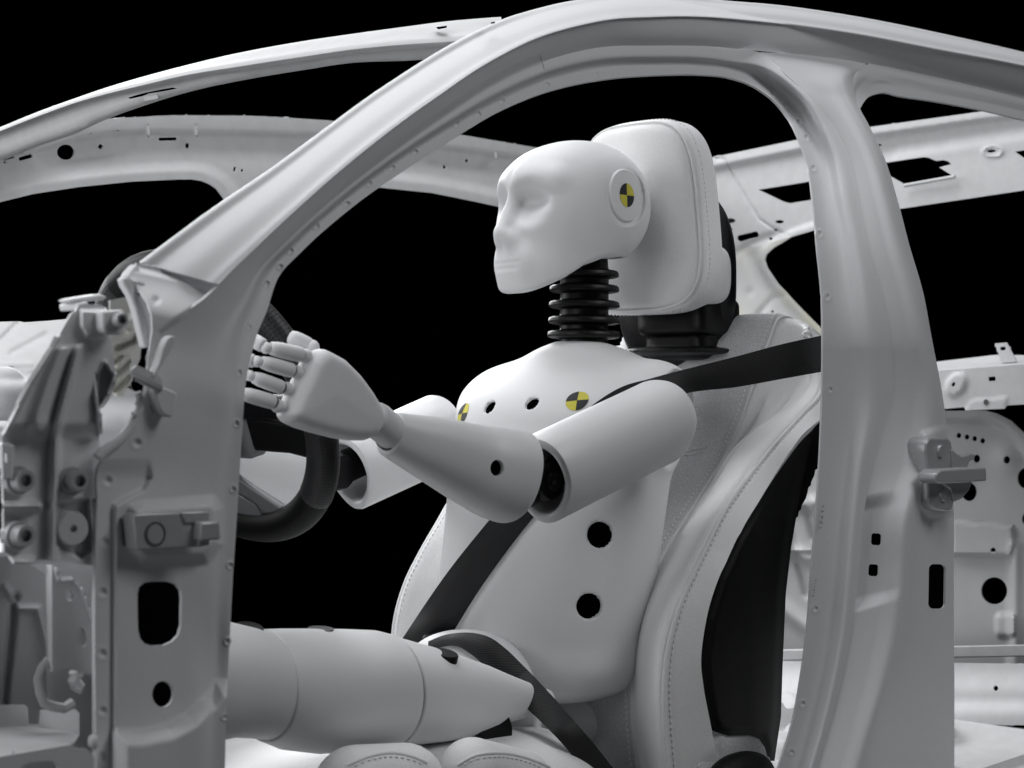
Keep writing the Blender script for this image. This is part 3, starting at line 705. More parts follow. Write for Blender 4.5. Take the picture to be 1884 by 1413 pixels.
qh = [ell(x, y, 4.4, 5, 14) for x, y in ((1764, 801), (1779, 804), (1793, 807), (1808, 811))]+[ell(1852, 846, 6, 7.5, 18), ell(1797, 844, 6, 7.5, 18), ell(1783, 905, 14, 17, 24), ell(1827, 1013, 5, 5.5, 16), ell(1829, 1087, 24, 25, 32), ell(1887, 880, 15, 19, 24), ell(1890, 955, 10, 12, 20)]
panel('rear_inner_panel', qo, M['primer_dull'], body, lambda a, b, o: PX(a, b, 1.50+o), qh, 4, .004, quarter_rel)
# rear seat pan
def lip(x, y): return PX(x, y, 1.10)
prism('seat_pan_lip', [(1400, 1196), (1990, 1184), (1990, 1206), (1400, 1216)], lambda x, y: PX(x, y, 1.20), lambda x, y: PX(x, y, 1.45), M['primer_far'], body, .002)
panel('seat_pan_riser', [(1400, 1216), (1990, 1222), (1990, 1335), (1400, 1330)], M['primer_far'], body, lambda a, b, o: PX(a, b, 1.06+o), [ell(1832, 1266, 4.5, 5, 14), ], 8, .003, lambda a, b: .05*smoothstep(1324, 1218, b)+.008*np.exp(-((b-1290)/14)**2)*(a > 1600))
fx, fy = np.meshgrid(np.linspace(.10, 1.07, 120), np.linspace(-.85, 1.05, 200), indexing='ij')
fz = np.full(fx.shape, -.645)
fz += .022*np.exp(-((fx-.95)/.05)**2)
for cx, cy, rx, ry, hgt in ((.62, -.02, .10, .09, .030), (.80, .25, .14, .10, .026), (.86, -.05, .08, .10, .03), (.55, .40, .12, .12, .03), (.80, .6, .16, .16, .03), (.45, .12, .06, .06, .025)):
    r = np.sqrt(((fx-cx)/rx)**2+((fy-cy)/ry)**2); fz += hgt*(1-smoothstep(.8, 1.0, r))
fz += .012*(np.sin(fy*38) > .55)*(np.abs(fx-.72) < .09)
o = mesh_obj('rear_floor', np.stack([fx, fy, fz], -1).reshape(-1, 3), grid_faces(*fx.shape), M['primer_far'], body)
n_ = sum(p.normal.z*p.area for p in o.data.polygons)
if n_ < 0: o.data.flip_normals()
add_mod(o, 'SOLIDIFY', thickness=.003, offset=-1)

# ------------------------------------------------------------------ front corner: fender bracket, inner wing, hinges
wing = [(-60, 600), (0, 592), (35, 591), (45, 593), (90, 590), (132, 586), (150, 600), (160, 700), (120, 800), (40, 860), (-60, 860)]
def wing_rel(px, py):
    o = .010*np.exp(-(line_d(px, py, [(0, 625), (35, 592)])/4)**2)+.008*np.exp(-(line_d(px, py, [(20, 650), (85, 615)])/5)**2)-.008*np.exp(-(line_d(px, py, [(0, 671), (58, 670)])/4)**2)
    o += .008*np.exp(-(line_d(px, py, [(20, 680), (50, 690), (90, 680)])/4)**2)
    o += .05*(1-smoothstep(-6, 4, poly_sd(px, py, [(-30, 688), (14, 690), (40, 708), (48, 740), (20, 760), (-30, 760)])))
    return o
panel('inner_wing', wing, M['primer_far'], body, lambda a, b, o: P(a, b, .30-(b-588)*.0019+o), (), 4, .003, wing_rel)
tower = P(8, 735, -.10)
solid('strut_mount', lambda x, y, z: smin(superell(x, y, z, tower, (.036, .036, .022), 2.6), ellipsoid(x, y, z, tower+np.array([0, 0, .022]), (.018, .018, .012)), .008), tower-.06, tower+.06, .003, M['primer'], body)
# cowl pieces between bracket and pillar
def cowl(name, poly, o0, o1, bev=.002): return prism(name, poly, pbo(o0), pbo(o1), M['primer'], body, bev)
cowl('cowl_plate', [(167, 550), (176, 546), (226, 538), (240, 544), (232, 550), (176, 555)], .035, .055)
cowl('cowl_post', [(176, 556), (198, 552), (200, 566), (178, 570)], .03, .06)
panel('cowl_side', [(203, 552), (238, 545), (256, 570), (262, 610), (258, 660), (240, 700), (225, 730), (205, 720), (204, 640)], M['primer_stained'], body, lambda a, b, o: PB(a, b, .05+o), (), 3, .003,
      lambda a, b: .012*np.sin((a+b*1.0)/4.2)*((b > 655) & (a < 240))*.35+.012*np.exp(-(line_d(a, b, [(215, 640), (245, 628), (258, 600)])/5)**2)-.012*np.exp(-(line_d(a, b, [(228, 598), (258, 572)])/6)**2)-.01*np.exp(-(np.hypot(a-240, b-612)/9)**2))
arc = [(240, 508), (250, 520), (262, 545), (270, 575), (277, 605), (278, 640), (272, 640), (262, 600), (255, 570), (246, 545), (234, 525), (230, 512)]
cowl('joint_flange', arc, .004, .014, .003)
tube('sealant_bead', [PB(x, y, o) for x, y, o in ((246, 497, .02), (236, 508, .016), (231, 517, .012), (240, 521, .010), (252, 524, .008), (259, 528, .010))], .006, M['primer'], body)
tube('sealant_bead', [PB(x, y, .006) for x, y in ((255, 545), (267, 572), (274, 600), (276, 632))], .003, M['primer'], body)
# clip with a tongue on the hinge pillar
cowl('pillar_clip', [(268, 620), (270, 632), (262, 645), (250, 664), (238, 684), (230, 697), (229, 690), (240, 668), (246, 645), (254, 626), (262, 619)], -.044, -.034, .001)
panel('pillar_clip', [(243, 679), (252, 672), (290, 688), (299, 700), (299, 724), (262, 706), (240, 690)], M['primer'], body, lambda a, b, o: PB(a, b, -.042+o), [ell(285, 683, 3, 2, 10)], 2.5, .003, lambda a, b: .016*smoothstep(0, 9, (b-(682+(a-240)*.48))))
cowl('pillar_clip', [(252, 718), (262, 708), (296, 722), (293, 742), (286, 768), (276, 766), (266, 760), (258, 742)], -.026, -.012, .002)
tube('sealant_bead', [PB(x, y, -.020) for x, y in ((253, 722), (257, 732), (254, 742), (258, 750), (254, 758), (246, 764))], .0035, M['primer'], body)
tube('edge_roll', [PB(x, y, -.018) for x, y in ((252, 762), (240, 786), (225, 805), (206, 820), (186, 834), (180, 842))], .0045, M['primer'], body)
panel('wheel_arch_liner', [(178, 765), (186, 742), (205, 715), (232, 712), (252, 722), (256, 745), (250, 765), (232, 796), (208, 818), (184, 834)], M['primer'], body, lambda a, b, o: PB(a, b, .035+o), (), 4, .003, lambda a, b: .04*smoothstep(800, 720, b))
# bolted fender bracket
br_ = [(143, 565), (147, 561), (155, 559), (186, 561), (196, 567), (202, 580), (203, 600), (203, 618), (208, 650), (212, 680), (207, 700), (196, 728), (183, 750), (180, 765), (182, 800), (184, 850), (184, 915), (170, 918), (173, 980), (175, 1041), (137, 1035), (100, 1032), (66, 1030), (60, 1036), (28, 1034), (20, 1024), (8, 1014), (6, 900), (4, 815), (3, 800), (22, 765), (56, 705), (98, 640), (108, 618), (131, 578), (136, 574), (140, 572)]
def br_rel(px, py):
    e = [(106, 620), (56, 705), (4, 805)]
    o = -.020*(1-smoothstep(0, 8, line_d(px, py, e)))                                  # turned-up light edge
    up = smoothstep(632, 642, py+(px-120)*.1)
    v = 1-smoothstep(790, 815, py)
    r1 = px-np.interp(py, [630, 700, 760, 800, 1000], [148, 128, 112, 103, 98])
    r2 = px-np.interp(py, [630, 700, 760, 800, 1000], [120, 92, 72, 66, 60])
    o += up*(-.013*np.exp(-(r1/7)**2))
    o += up*v*(-.010*np.exp(-(r2/16)**2))
    # lower plate set back with a rounded shoulder at the top
    o += .012*smoothstep(775, 812, py)
    o += -.008*(1-smoothstep(-3, 5, poly_sd(px, py, [(150, 572), (196, 572), (200, 610), (190, 622), (160, 620), (150, 600)])))
    dk = [(176, 690), (192, 668), (207, 690), (196, 726), (182, 752), (178, 720)]
    o += .022*(1-smoothstep(-1, 3, poly_sd(px, py, dk)))
    o += -.008*np.exp(-(line_d(px, py, [(192, 668), (180, 690), (177, 725), (181, 760), (183, 800)])/3.5)**2)
    lb = py-931; o += -.015*np.exp(-(lb/6.5)**2)*(1-smoothstep(70, 82, px))
    o += .010*(1-smoothstep(-2, 5, poly_sd(px, py, [(108, 925), (160, 920), (168, 1010), (150, 1025), (105, 1000)])))
    o += -.018*(1-smoothstep(-1, 3, poly_sd(px, py, [(-5, 812), (24, 820), (24, 880), (-5, 880)])))
    o += -.010*smoothstep(1020, 1034, py)*(px < 66)
    return o
panel('fender_bracket', br_, M['primer'], body, lambda a, b, o: PB(a, b, -.010+o), [rrect(12, 842, 6, 18, 2.5)], 2.6, .0035, br_rel)
def bolt(px, py, off, parent, r=.0125, L=.017):
    b0 = PB(px, py, 0)+np.array([0, off, 0]); d = np.array([-.10, -1.0, .05]); d /= np.linalg.norm(d)
    w = rod('bolt', b0+d*-.008, b0+d*.0035, [(0, .0004), (0, r), (.85, r), (1, r*.93), (1, .0004)], M['hardware'], parent, 32)
    rod('bolt_head', b0+d*.002, b0+d*L, [(0, .0004), (0, r*.74), (.85, r*.74), (1, r*.66), (1, r*.42), (.55, r*.40), (.55, .0003)], M['hardware'], w, 28)
    return w
frb = [o for o in body.children if o.name == 'fender_bracket'][0]
for x, y in ((30, 884), (129, 885), (30, 985)): bolt(x, y, -.002, frb)
bolt(180, 592, -.026, frb, .0085, .014)
cn = prism('cage_nut', [(153, 574), (193, 571), (195, 578), (193, 612), (186, 618), (160, 616), (154, 606)], pbo(-.030), pbo(-.012), M['primer'], frb, .003)
c0 = PB(131, 972, 0)+np.array([0, .004, 0]); dd = np.array([-.12, -1, .0]); dd /= np.linalg.norm(dd)
rod('spacer', c0-dd*.006, c0+dd*.010, [(0, .0004), (0, .0150), (.80, .0150), (1, .0138), (1, .0035), (.7, .003), (.7, .0003)], M['primer'], frb, 36)
# inner structure below the bracket
lowp = [(-60, 1020), (180, 1030), (182, 1600), (-60, 1600)]
panel('lower_inner_panel', lowp, M['primer'], body, lambda a, b, o: PB(a, b, .15+o), (), 3, .003, lambda a, b: .014*np.exp(-(line_d(a, b, [(28, 1100), (18, 1200), (8, 1300)])/7)**2)-.010*np.exp(-(line_d(a, b, [(10, 1080), (35, 1120), (70, 1120), (84, 1180), (88, 1290)])/6)**2))
panel('gusset_plate', [(62, 1040), (98, 1040), (103, 1046), (104, 1060), (109, 1068), (116, 1068), (134, 1067), (143, 1073), (149, 1085), (160, 1112), (170, 1138), (173, 1160), (173, 1240), (160, 1242), (146, 1236), (120, 1230), (96, 1236), (88, 1210), (84, 1060)], M['primer'], body, lambda a, b, o: PB(a, b, .030+o),
      [ell(128, 1096, 8, 10, 20), ell(151, 1172, 8, 18, 24, -8)], 2, .004, lambda a, b: .012*smoothstep(96, 84, a)-.003*(1-smoothstep(0, 5, line_d(a, b, [(103, 1046), (109, 1068), (134, 1067), (149, 1085), (170, 1138)]))))
rng = np.random.default_rng(5)
cl = [PB(x+rng.uniform(-1.5, 1.5), y+rng.uniform(-1.5, 1.5), .060) for x, y in ((88, 1212), (76, 1228), (70, 1250), (73, 1275), (82, 1292), (98, 1301), (118, 1302), (132, 1292))]
tube('sealant_bead', cl, np.linspace(.0035, .005, len(cl)), M['primer'], body)
cl = [PB(x, y, .050) for x, y in ((138, 1234), (141, 1243), (137, 1252), (144, 1262), (139, 1270))]
tube('sealant_bead', cl, .006, M['primer'], body)
led = [(-60, 1322), (40, 1322), (50, 1326), (53, 1334), (72, 1334), (75, 1310), (140, 1309), (145, 1316), (145, 1352), (136, 1362), (132, 1368), (-60, 1402)]
panel('jack_ledge', [(-60, 1340), (60, 1336), (145, 1352), (136, 1366), (-60, 1402)], M['primer'], body, lambda a, b, o: PB(a, b, .085-(b-1336)*.0022), (), 4, .003)
panel('jack_ledge_wall', [(-60, 1298), (45, 1296), (51, 1302), (53, 1332), (72, 1332), (74, 1306), (140, 1305), (146, 1312), (146, 1354), (60, 1340), (-60, 1344)], M['primer'], body, lambda a, b, o: PB(a, b, .082+(1340-b)*.0003), (), 4, .003)
lf = panel('jack_ledge_front', [(-60, 1402), (134, 1369), (138, 1376), (160, 1378), (172, 1390), (172, 1600), (-60, 1600)], M['primer'], body, lambda a, b, o: PB(a, b, -.060+o), [[(36, 1440), (40, 1412), (50, 1402), (96, 1400), (108, 1410), (112, 1440)]], 5, .004)
for x, y in ((172, 1364),):
    c = PB(x, y, -.006); solid('weld_nut', lambda X, Y, Z: superell(X, Y, Z, c, (.0045, .005, .006), 2.6), c-.014, c+.014, .0022, M['primer'], body)
tube('seam_edge', [PB(x, y, -.002) for x, y in ((173, 920), (176, 960), (173, 1000), (177, 1040), (173, 1100), (174, 1200), (174, 1300), (174, 1420))], .0022, M['primer'], body)
# upper door hinge on the front pillar
hinge = prism2('door_hinge', [(246, 948), (256, 945), (368, 942), (372, 1006), (253, 1012)], -.032, .018, M['hardware'], body, .0015)
prism2('hinge_arm', [(334, 943), (372, 941), (386, 942), (386, 1003), (366, 1007), (366, 962), (342, 963)], -.0345, .014, M['hardware'], hinge, .0012)
prism2('hinge_knuckle', [(370, 961), (405, 959), (407, 993), (370, 995)], -.044, .018, M['hardware'], hinge, .002)
c = PB(285, 983, -.032)
rod('hinge_bolt', c+np.array([0, .004, 0]), c-np.array([0, .0016, 0]), [(0, .0003), (0, .0092), (.75, .0092), (1, .0082), (1, .0003)], M['hardware'], hinge, 32)
tube('bolt_recess', [c+np.array([math.cos(t)*.0103, -.0002, math.sin(t)*.0103]) for t in np.linspace(0, 2*np.pi, 40, endpoint=False)], .0011, M['groove'], hinge, 6, True)
# door hinge on the middle pillar
h2 = prism2('door_hinge', [(1704, 815), (1708, 807), (1714, 804), (1744, 805), (1750, 810), (1753, 824), (1760, 834), (1768, 840), (1766, 858), (1758, 868), (1757, 886), (1756, 921), (1753, 938), (1742, 941), (1722, 938), (1711, 930), (1707, 920), (1709, 878), (1703, 834)], -.044, .034, M['hardware'], body, .004, seg=3)
prism2('hinge_wing', [(1752, 826), (1760, 834), (1770, 840), (1788, 834), (1794, 836), (1794, 845), (1784, 849), (1780, 862), (1752, 862)], -.047, .012, M['hardware'], h2, .002)
prism2('hinge_arm', [(1722, 872), (1732, 864), (1780, 861), (1815, 860), (1816, 885), (1790, 887), (1730, 890), (1722, 884)], -.070, .030, M['hardware'], h2, .003, seg=3)
prism2('hinge_gusset', [(1730, 886), (1790, 886), (1784, 902), (1770, 918), (1756, 924), (1750, 900)], -.048, .016, M['hardware'], h2, .002)
for x, y in ((1729, 830), (1734, 911)):
    c = PB(x, y, -.044); rod('hinge_bolt', c+np.array([0, .006, 0]), c-np.array([0, .0045, 0]), [(0, .0003), (0, .0092), (.8, .0092), (1, .0080), (1, .0003)], M['hardware'], h2, 28)
# unseen plates added roughly as a wheel housing, to shade the lower front corner
def plate(name, c): 
    o = mesh_obj(name, c, [(0, 1, 2, 3)], M['primer'], body, False); add_mod(o, 'SOLIDIFY', thickness=.004, offset=0); return o
plate('housing_shade_plate', [(-1.55, -.330, -.150), (-1.08, -.330, -.150), (-1.08, .10, -.150), (-1.55, .10, -.150)])
plate('housing_shade_plate', [(-1.55, -.345, -.152), (-1.55, .10, -.152), (-1.45, .10, -.75), (-1.45, -.345, -.75)])
plate('housing_shade_plate', [(-1.55, .10, -.152), (-1.06, .10, -.152), (-1.06, .10, -.75), (-1.45, .10, -.75)])
# small stamped characters on the middle pillar flange
def stamp(ch, px, py, size):
    cu_ = bpy.data.curves.new('stamp', 'FONT'); cu_.body = ch; cu_.size = size; cu_.extrude = .0002; cu_.align_x = 'CENTER'; cu_.align_y = 'CENTER'
    o = bpy.data.objects.new('stamp', cu_); COL.objects.link(o); dg = bpy.context.evaluated_depsgraph_get(); dg.update()
    me = bpy.data.meshes.new_from_object(o.evaluated_get(dg)); bpy.data.objects.remove(o)
    k = bpy.data.objects.new('stamped_letter', me); COL.objects.link(k); me.materials.append(M['groove']); k.parent = body
    c = PB(px, py, .026); 
    k.matrix_world = Matrix.Translation(Vector(c)-Vector(FV)*.003) @ Matrix.Rotation(-math.radians(20), 4, 'Z') @ Matrix.Rotation(math.pi/2, 4, 'X') @ Matrix.Rotation(math.radians(-75), 4, 'Z')
for ch, x, y in (('V', 1513, 932), ('E', 1512, 941), ('M', 1511, 952), ('O', 1510, 961), ('L', 1509, 971)): stamp(ch, x, y, .0062)
for i, ch in enumerate('011010'): stamp(ch, 1500-i*1.0, 1068+i*5.6, .0042)

# ================================================================== CRASH TEST DUMMY
dummy = thing('crash_test_dummy', 'matte white crash test dummy with yellow and black markers, strapped into the seat', 'dummy')
def disc_on(bvh, px, py, rad, parent, name, m, z=.0006, sector=None, rings=4, n=40, axis=None):
    """thin sticker that follows the surface it is stuck on"""
    c, nrm = hit(bvh, px, py)
    nrm = nrm/np.linalg.norm(nrm) if axis is None else axis
    up = np.array([0, 0, 1.0]); a = np.cross(up, nrm); a /= np.linalg.norm(a); b = np.cross(nrm, a)
    s0, s1 = sector if sector else (0, 2*math.pi)
    vs, fs = [], []; k = max(6, int(n*(s1-s0)/(2*math.pi)))
    for i in range(rings+1):
        for j in range(k+1):
            t = s0+(s1-s0)*j/k; q = c+(a*math.cos(t)+b*math.sin(t))*rad*i/rings
            loc, nn, _, _ = bvh.ray_cast(Vector(q+nrm*.03), Vector(-nrm))
            if loc is None: loc, nn = Vector(q), Vector(nrm)
            vs.append(np.array(loc)+np.array(nn)*z)
    fs = [tuple(q) for q in grid_faces(rings+1, k+1)]
    o = mesh_obj(name, vs, fs, m, parent); orient(o); return o
def marker(bvh, px, py, rad, parent, rot=0, axis=None):
    root = None
    vs = []
    c = disc_on(bvh, px, py, rad, parent, 'target_marker', M['yellow'], .0005, axis=axis)
    for q in (1, 3):
        s = disc_on(bvh, px, py, rad*1.002, c, 'dark_quadrant', M['black'], .0009, (rot+q*math.pi/2, rot+(q+1)*math.pi/2), axis=axis)
    return c

# --- head -----------------------------------------------------------
HF = -.824*RV-.567*FV; HS = .567*RV-.824*FV; HU = np.array([0, 0, 1.0])
HO = P(1060, 400, 0.0)
def H(f, s, u): return HO+HF*f+HS*s+HU*u
EARC = np.array([-.0325, .0765, .028]); EARN = np.array([-.26, .965, .03]); EARN /= np.linalg.norm(EARN)
def head_sdf(x, y, z):
    x, y, z = x-HO[0], y-HO[1], z-HO[2]
    f = x*HF[0]+y*HF[1]; s = x*HS[0]+y*HS[1]; u = z; a = np.abs(s)
    d = superell(f, s, u, (-.008, 0, .018), (.113, .0865, .0965), 2.12)
    d = smin(d, superell(f, s, u, (.045, 0, .023), (.068, .075, .067), 2.4), .03)
    # face and jaw
    d = smin(d, superell(f, s, u, (.050, 0, -.040), (.0705, .0690, .092), 2.5), .035)
    d = smin(d, superell(f, s, u, (.078, 0, -.092), (.044, .050, .040), 2.7), .025)
    d = smin(d, capsule(f, a, u, (.0985, .010, .046), (.080, .056, .044), .0135), .020)   # brow
    d = smax(d, -ellipsoid(f, a, u, (.1220, .041, .0130), (.0205, .036, .0265)), .019)    # eye hollows
    d = smax(d, -ellipsoid(f, a, u, (.1035, .036, .0160), (.0155, .0250, .0092)), .016)
    d = smin(d, capsule(f, s, u, (.1040, 0, .036), (.1325, 0, -.029), .0060, .0135), .011)  # nose
    d = smin(d, ellipsoid(f, a, u, (.124, .0120, -.040), (.012, .0095, .0100)), .015)
    d = smin(d, ellipsoid(f, s, u, (.1075, 0, -.068), (.017, .032, .024)), .024)         # lips
    d = d+.0012*np.exp(-((u+.0735-.9*a*a)/.0024)**2)*smoothstep(.036, .026, a)*(f > .07)+.0012*np.exp(-((u+.081)/.004)**2)*smoothstep(.036, .020, a)*(f > .07)
    # underside of jaw, open at the neck
    pl = (np.interp(f, [-.14, -.06, -.011, .0314, .0638, .108, .126, .2], [-.067, -.0715, -.0640, -.0765, -.0960, -.1170, -.1185, -.119])-u)*.92
    d = smax(d, pl, .010)
    d = smax(d, -capsule(f, s, u, (-.030, 0, -.10), (-.030, 0, -.050), .046), .005)
    # seat for the ear disc
    e = (f-EARC[0])*EARN[0]+(s-EARC[1])*EARN[1]+(u-EARC[2])*EARN[2]
    rho = np.sqrt(np.maximum((f-EARC[0])**2+(s-EARC[1])**2+(u-EARC[2])**2-e*e, 0))
    d = smax(d, -np.maximum(rho-.0455, np.abs(e-.012)-.0125), .0025)
    return d
head = solid('head', head_sdf, HO-np.array([.18, .17, .14]), HO+np.array([.16, .17, .13]), .0026, M['skin'], dummy)
en = HF*EARN[0]+HS*EARN[1]+HU*EARN[2]; ec = H(*EARC)
prof = [(0, .0005), (0, .0385), (.80, .0390), (.93, .0382), (1.0, .0365), (1.0, .0358), (.985, .0352), (1.0, .0345), (1.03, .020), (1.04, .0003)]
ear = rod('ear_disc', ec-en*.010, ec+en*.0030, prof, M['skin'], head, 48)
bh = bvh_of(ear)
pe = project(ec+en*.0032)
for q, m_ in (((0, 1), 'yellow'), ((1, 2), 'black'), ((2, 3), 'yellow'), ((3, 4), 'black')):
    disc_on(bh, pe[0], pe[1], .0175, ear, 'marker_quadrant', M[m_], .0006, (q[0]*math.pi/2, q[1]*math.pi/2), axis=en)

# --- neck: stack of rubber discs --------------------------------------
n0, n1 = P(1076, 470, .0), P(1074, 640, .0)
prof = [(0, .034), (.12, .0355)]
zs = [505, 532, 561, 590, 616]
for i, yv in enumerate(zs):
    t = (yv-470)/170; r = .0500+.0008*i
    r += .001; prof += [(t-.050, .0365), (t-.044, r-.007), (t-.034, r-.0015), (t-.020, r), (t+.016, r+.001), (t+.030, r-.0005), (t+.040, r-.006), (t+.048, .0365)]
prof += [(1.0, .037)]
v, f = sweep_mesh([(n0+(n1-n0)*t, n1-n0, r, r) for t, r in prof], 56, 2.0, (1, 0, 0))
neck = mesh_obj('neck', v, f, M['rubber'], dummy)
add_mod(neck, 'BEVEL', width=.0015, segments=2, limit_method='ANGLE', angle_limit=math.radians(30))

# --- torso ------------------------------------------------------------
#       py     a(X)   b(Y)  X-centre power
TS = [(1264, .070, .098, -.080, 2.3), (1250, .094, .132, -.082, 2.5), (1222, .108, .154, -.082, 2.6), (1150, .116, .164, -.077, 2.5), (1050, .120, .170, -.066, 2.5),
      (950, .122, .174, -.052, 2.4), (860, .123, .180, -.040, 2.35), (790, .122, .186, -.027, 2.3), (750, .118, .188, -.020, 2.3), (725, .111, .184, -.010, 2.3),
      (705, .101, .171, .000, 2.25), (688, .090, .154, .008, 2.2), (670, .074, .128, .012, 2.2), (652, .058, .094, .010, 2.1), (636, .046, .060, .006, 2.0), (628, .030, .036, .004, 2.0)]
TS = np.array(TS); TZ = (706.5-TS[:, 0])/1236.0
TZF = np.linspace(TZ[0], TZ[-1], 400); TSF = hermite(TS, TZF, TZ)
for _ in range(30): TSF[1:-1] = (TSF[:-2]+2*TSF[1:-1]+TSF[2:])/4
def torso_sdf(x, y, z):
    zc = np.clip(z, TZ[0], TZ[-1])
    a, b, c, p = (np.interp(zc, TZF, TSF[:, k]) for k in (1, 2, 3, 4))
    k = (np.abs((x-c)/a)**p+np.abs(y/b)**p)**(1/p)
    d = (k-1)*a*.9
    d = np.maximum(d, np.maximum(TZ[0]-z, z-TZ[-1]))
    # shoulder caps that overhang the arm sockets
    for sg in (-1, 1):
        d = smin(d, ellipsoid(x, y*sg, z, (-.002, .156 if sg < 0 else .146, -.034), (.048, .054, .062 if sg < 0 else .050)), .05)
        d = smax(d, -ellipsoid(x, y*sg, z, (.008, .228, -.054), (.066, .074, .088)), .006)
    return d
def hole_cut(d, x, y, z, c, n, r, depth):
    return smax(d, -cyl(x, y, z, c-n*depth, c+n*.03, r), .0015)
tor0 = solid('torso_probe', torso_sdf, (-.24, -.25, -.47), (.16, .25, .09), .006, M['skin'], None)
bt = bvh_of(tor0)
HOLES = []
for px, py, r in ((900, 748, .0105), (978, 741, .0110), (1105, 984, .0185), (1085, 1116, .0180)):
    c, n = hit(bt, px, py); HOLES.append((c, n/np.linalg.norm(n), r))
def torso_full(x, y, z):
    d = torso_sdf(x, y, z)
    for c, n, r in HOLES: d = hole_cut(d, x, y, z, c, n, r, .016 if r > .015 else .006)
    return d
me_ = tor0.data; bpy.data.objects.remove(tor0); bpy.data.meshes.remove(me_)
torso = solid('torso', torso_full, (-.24, -.25, -.47), (.16, .25, .09), .0034, M['skin'], dummy)
bt = bvh_of(torso)
for c, n, r in HOLES:
    dp = .0150 if r > .015 else .0052
    rod('hole_plug', c-n*(dp+.003), c-n*(dp-.0008), [(0, .0002), (0, r*1.02), (1, r*1.02), (1, .0002)], M['hole'], torso, 32)
marker(bt, 1062, 737, .0170, torso, .12)
marker(bt, 851, 761, .0170, torso, .12)

# --- pelvis and thighs ---------------------------------------------------
pc = P(905, 1296, -.045)
def pelvis_sdf(x, y, z):
    d = superell(x, y, z, pc+np.array([-.004, .048, -.02]), (.096, .108, .118), 2.3)
    d = smin(d, ellipsoid(x, y, z, P(1046, 1318, -.02), (.040, .08, .045)), .01)
    return d
pelvis = solid('pelvis', pelvis_sdf, pc-np.array([.2, .2, .2]), pc+np.array([.25, .3, .18]), .005, M['skin'], dummy)
TY = -.125
def thigh_stations(pts):
    out = []
    for px, y0, y1, w in pts:
        c = P(px, (y0+y1)/2, TY); sc = FP/(DEP0+c[0]*ST+c[1]*CT); r = (y1-y0)/2/sc; out.append((c, np.array([1.0, 0, -.02]), r*w, r))
    return out
def part_sweep(name, st, m, parent, n=72, power=2.0, round_a=0, round_b=0, k=6, label=None):
    st = [list(s) for s in st]; pre, post = [], []
    c, d, ra, rb = st[0]; d = d/np.linalg.norm(d)
    for i in range(k):
        t = math.sin(math.pi/2*i/k) if round_a else 0; 
        if round_a: pre.append([c+d*round_a*(1-math.sqrt(max(0, 1-(1-i/k)**2)))-0*d, d, ra-round_a*(1-0) * (1-i/k) if False else ra-round_a*(1-math.sqrt(max(0, 1-(1-i/k)**2))), rb-round_a*(1-math.sqrt(max(0, 1-(1-i/k)**2)))])
    return pre
def swept(name, st, m, parent, n=72, power=2.0, ea=0.0, eb=0.0, up=(0, 0, 1), label=None, k=6):
    """closed tapered limb; ea / eb are the radii of the rounded rims at its two ends"""
    st = [(np.asarray(c, float), np.asarray(d, float)/np.linalg.norm(d), ra, rb) for c, d, ra, rb in st]
    def rim(s, e, sgn):
        c, d, ra, rb = s; out = []
        for i in range(k+1):
            a = math.pi/2*i/k; q = e*(1-math.sin(a))
            out.append((c+sgn*d*e*math.cos(a), d, ra-q, rb-q))
        return out
    full = []
    if ea: full += [(st[0][0]-st[0][1]*ea, st[0][1], .001, .001)]+rim(st[0], ea, -1)
    else: full += [(st[0][0], st[0][1], .001, .001), st[0]]
    full += st[1:-1]
    if eb: full += rim(st[-1], eb, 1)[::-1]+[(st[-1][0]+st[-1][1]*eb, st[-1][1], .001, .001)]
    else: full += [st[-1], (st[-1][0], st[-1][1], .001, .001)]
    v, f = sweep_mesh(full, n, power, up)
    return mesh_obj(name, v, f, m, parent, True, label)
a_ = thigh_stations([(330, 1120, 1372, .95), (380, 1133, 1364, .95), (424, 1145, 1356, .95), (462, 1154, 1358, .95), (486, 1160, 1360, .95)])
swept('knee', a_, M['skin'], dummy, ea=.05, eb=.004)
b_ = thigh_stations([(489, 1158, 1366, .95), (520, 1157, 1379, .95), (580, 1157, 1386, .95), (640, 1158, 1382, .95), (690, 1160, 1375, .95), (709, 1165, 1372, .94)])
rod('seam_core', P(700, 1268, TY), P(722, 1271, TY), [(0, .0005), (0, .060), (1, .060), (1, .0005)], M['groove'], dummy, 48)
swept('thigh', b_, M['skin'], dummy, ea=.003, eb=.006)
c_ = thigh_stations([(721, 1170, 1371, .94), (760, 1181, 1369, .93), (800, 1192, 1366, .9), (850, 1208, 1358, .85), (895, 1224, 1346, .8), (930, 1239, 1330, .75), (960, 1251, 1322, .75), (985, 1261, 1318, .75), (1003, 1268, 1315, .75)])
hip = swept('hip_flesh', c_, M['skin'], dummy, ea=.003, eb=.016)
# the other leg, lower, behind
o_ = []
for c, d, ra, rb in a_[:3]+b_[1:]: o_.append((c+np.array([.13, .255, -.095]), d, ra*.9, rb*.9))
swept('thigh', o_, M['skin'], dummy, ea=.05, eb=.01)
bk = bvh_of(hip)
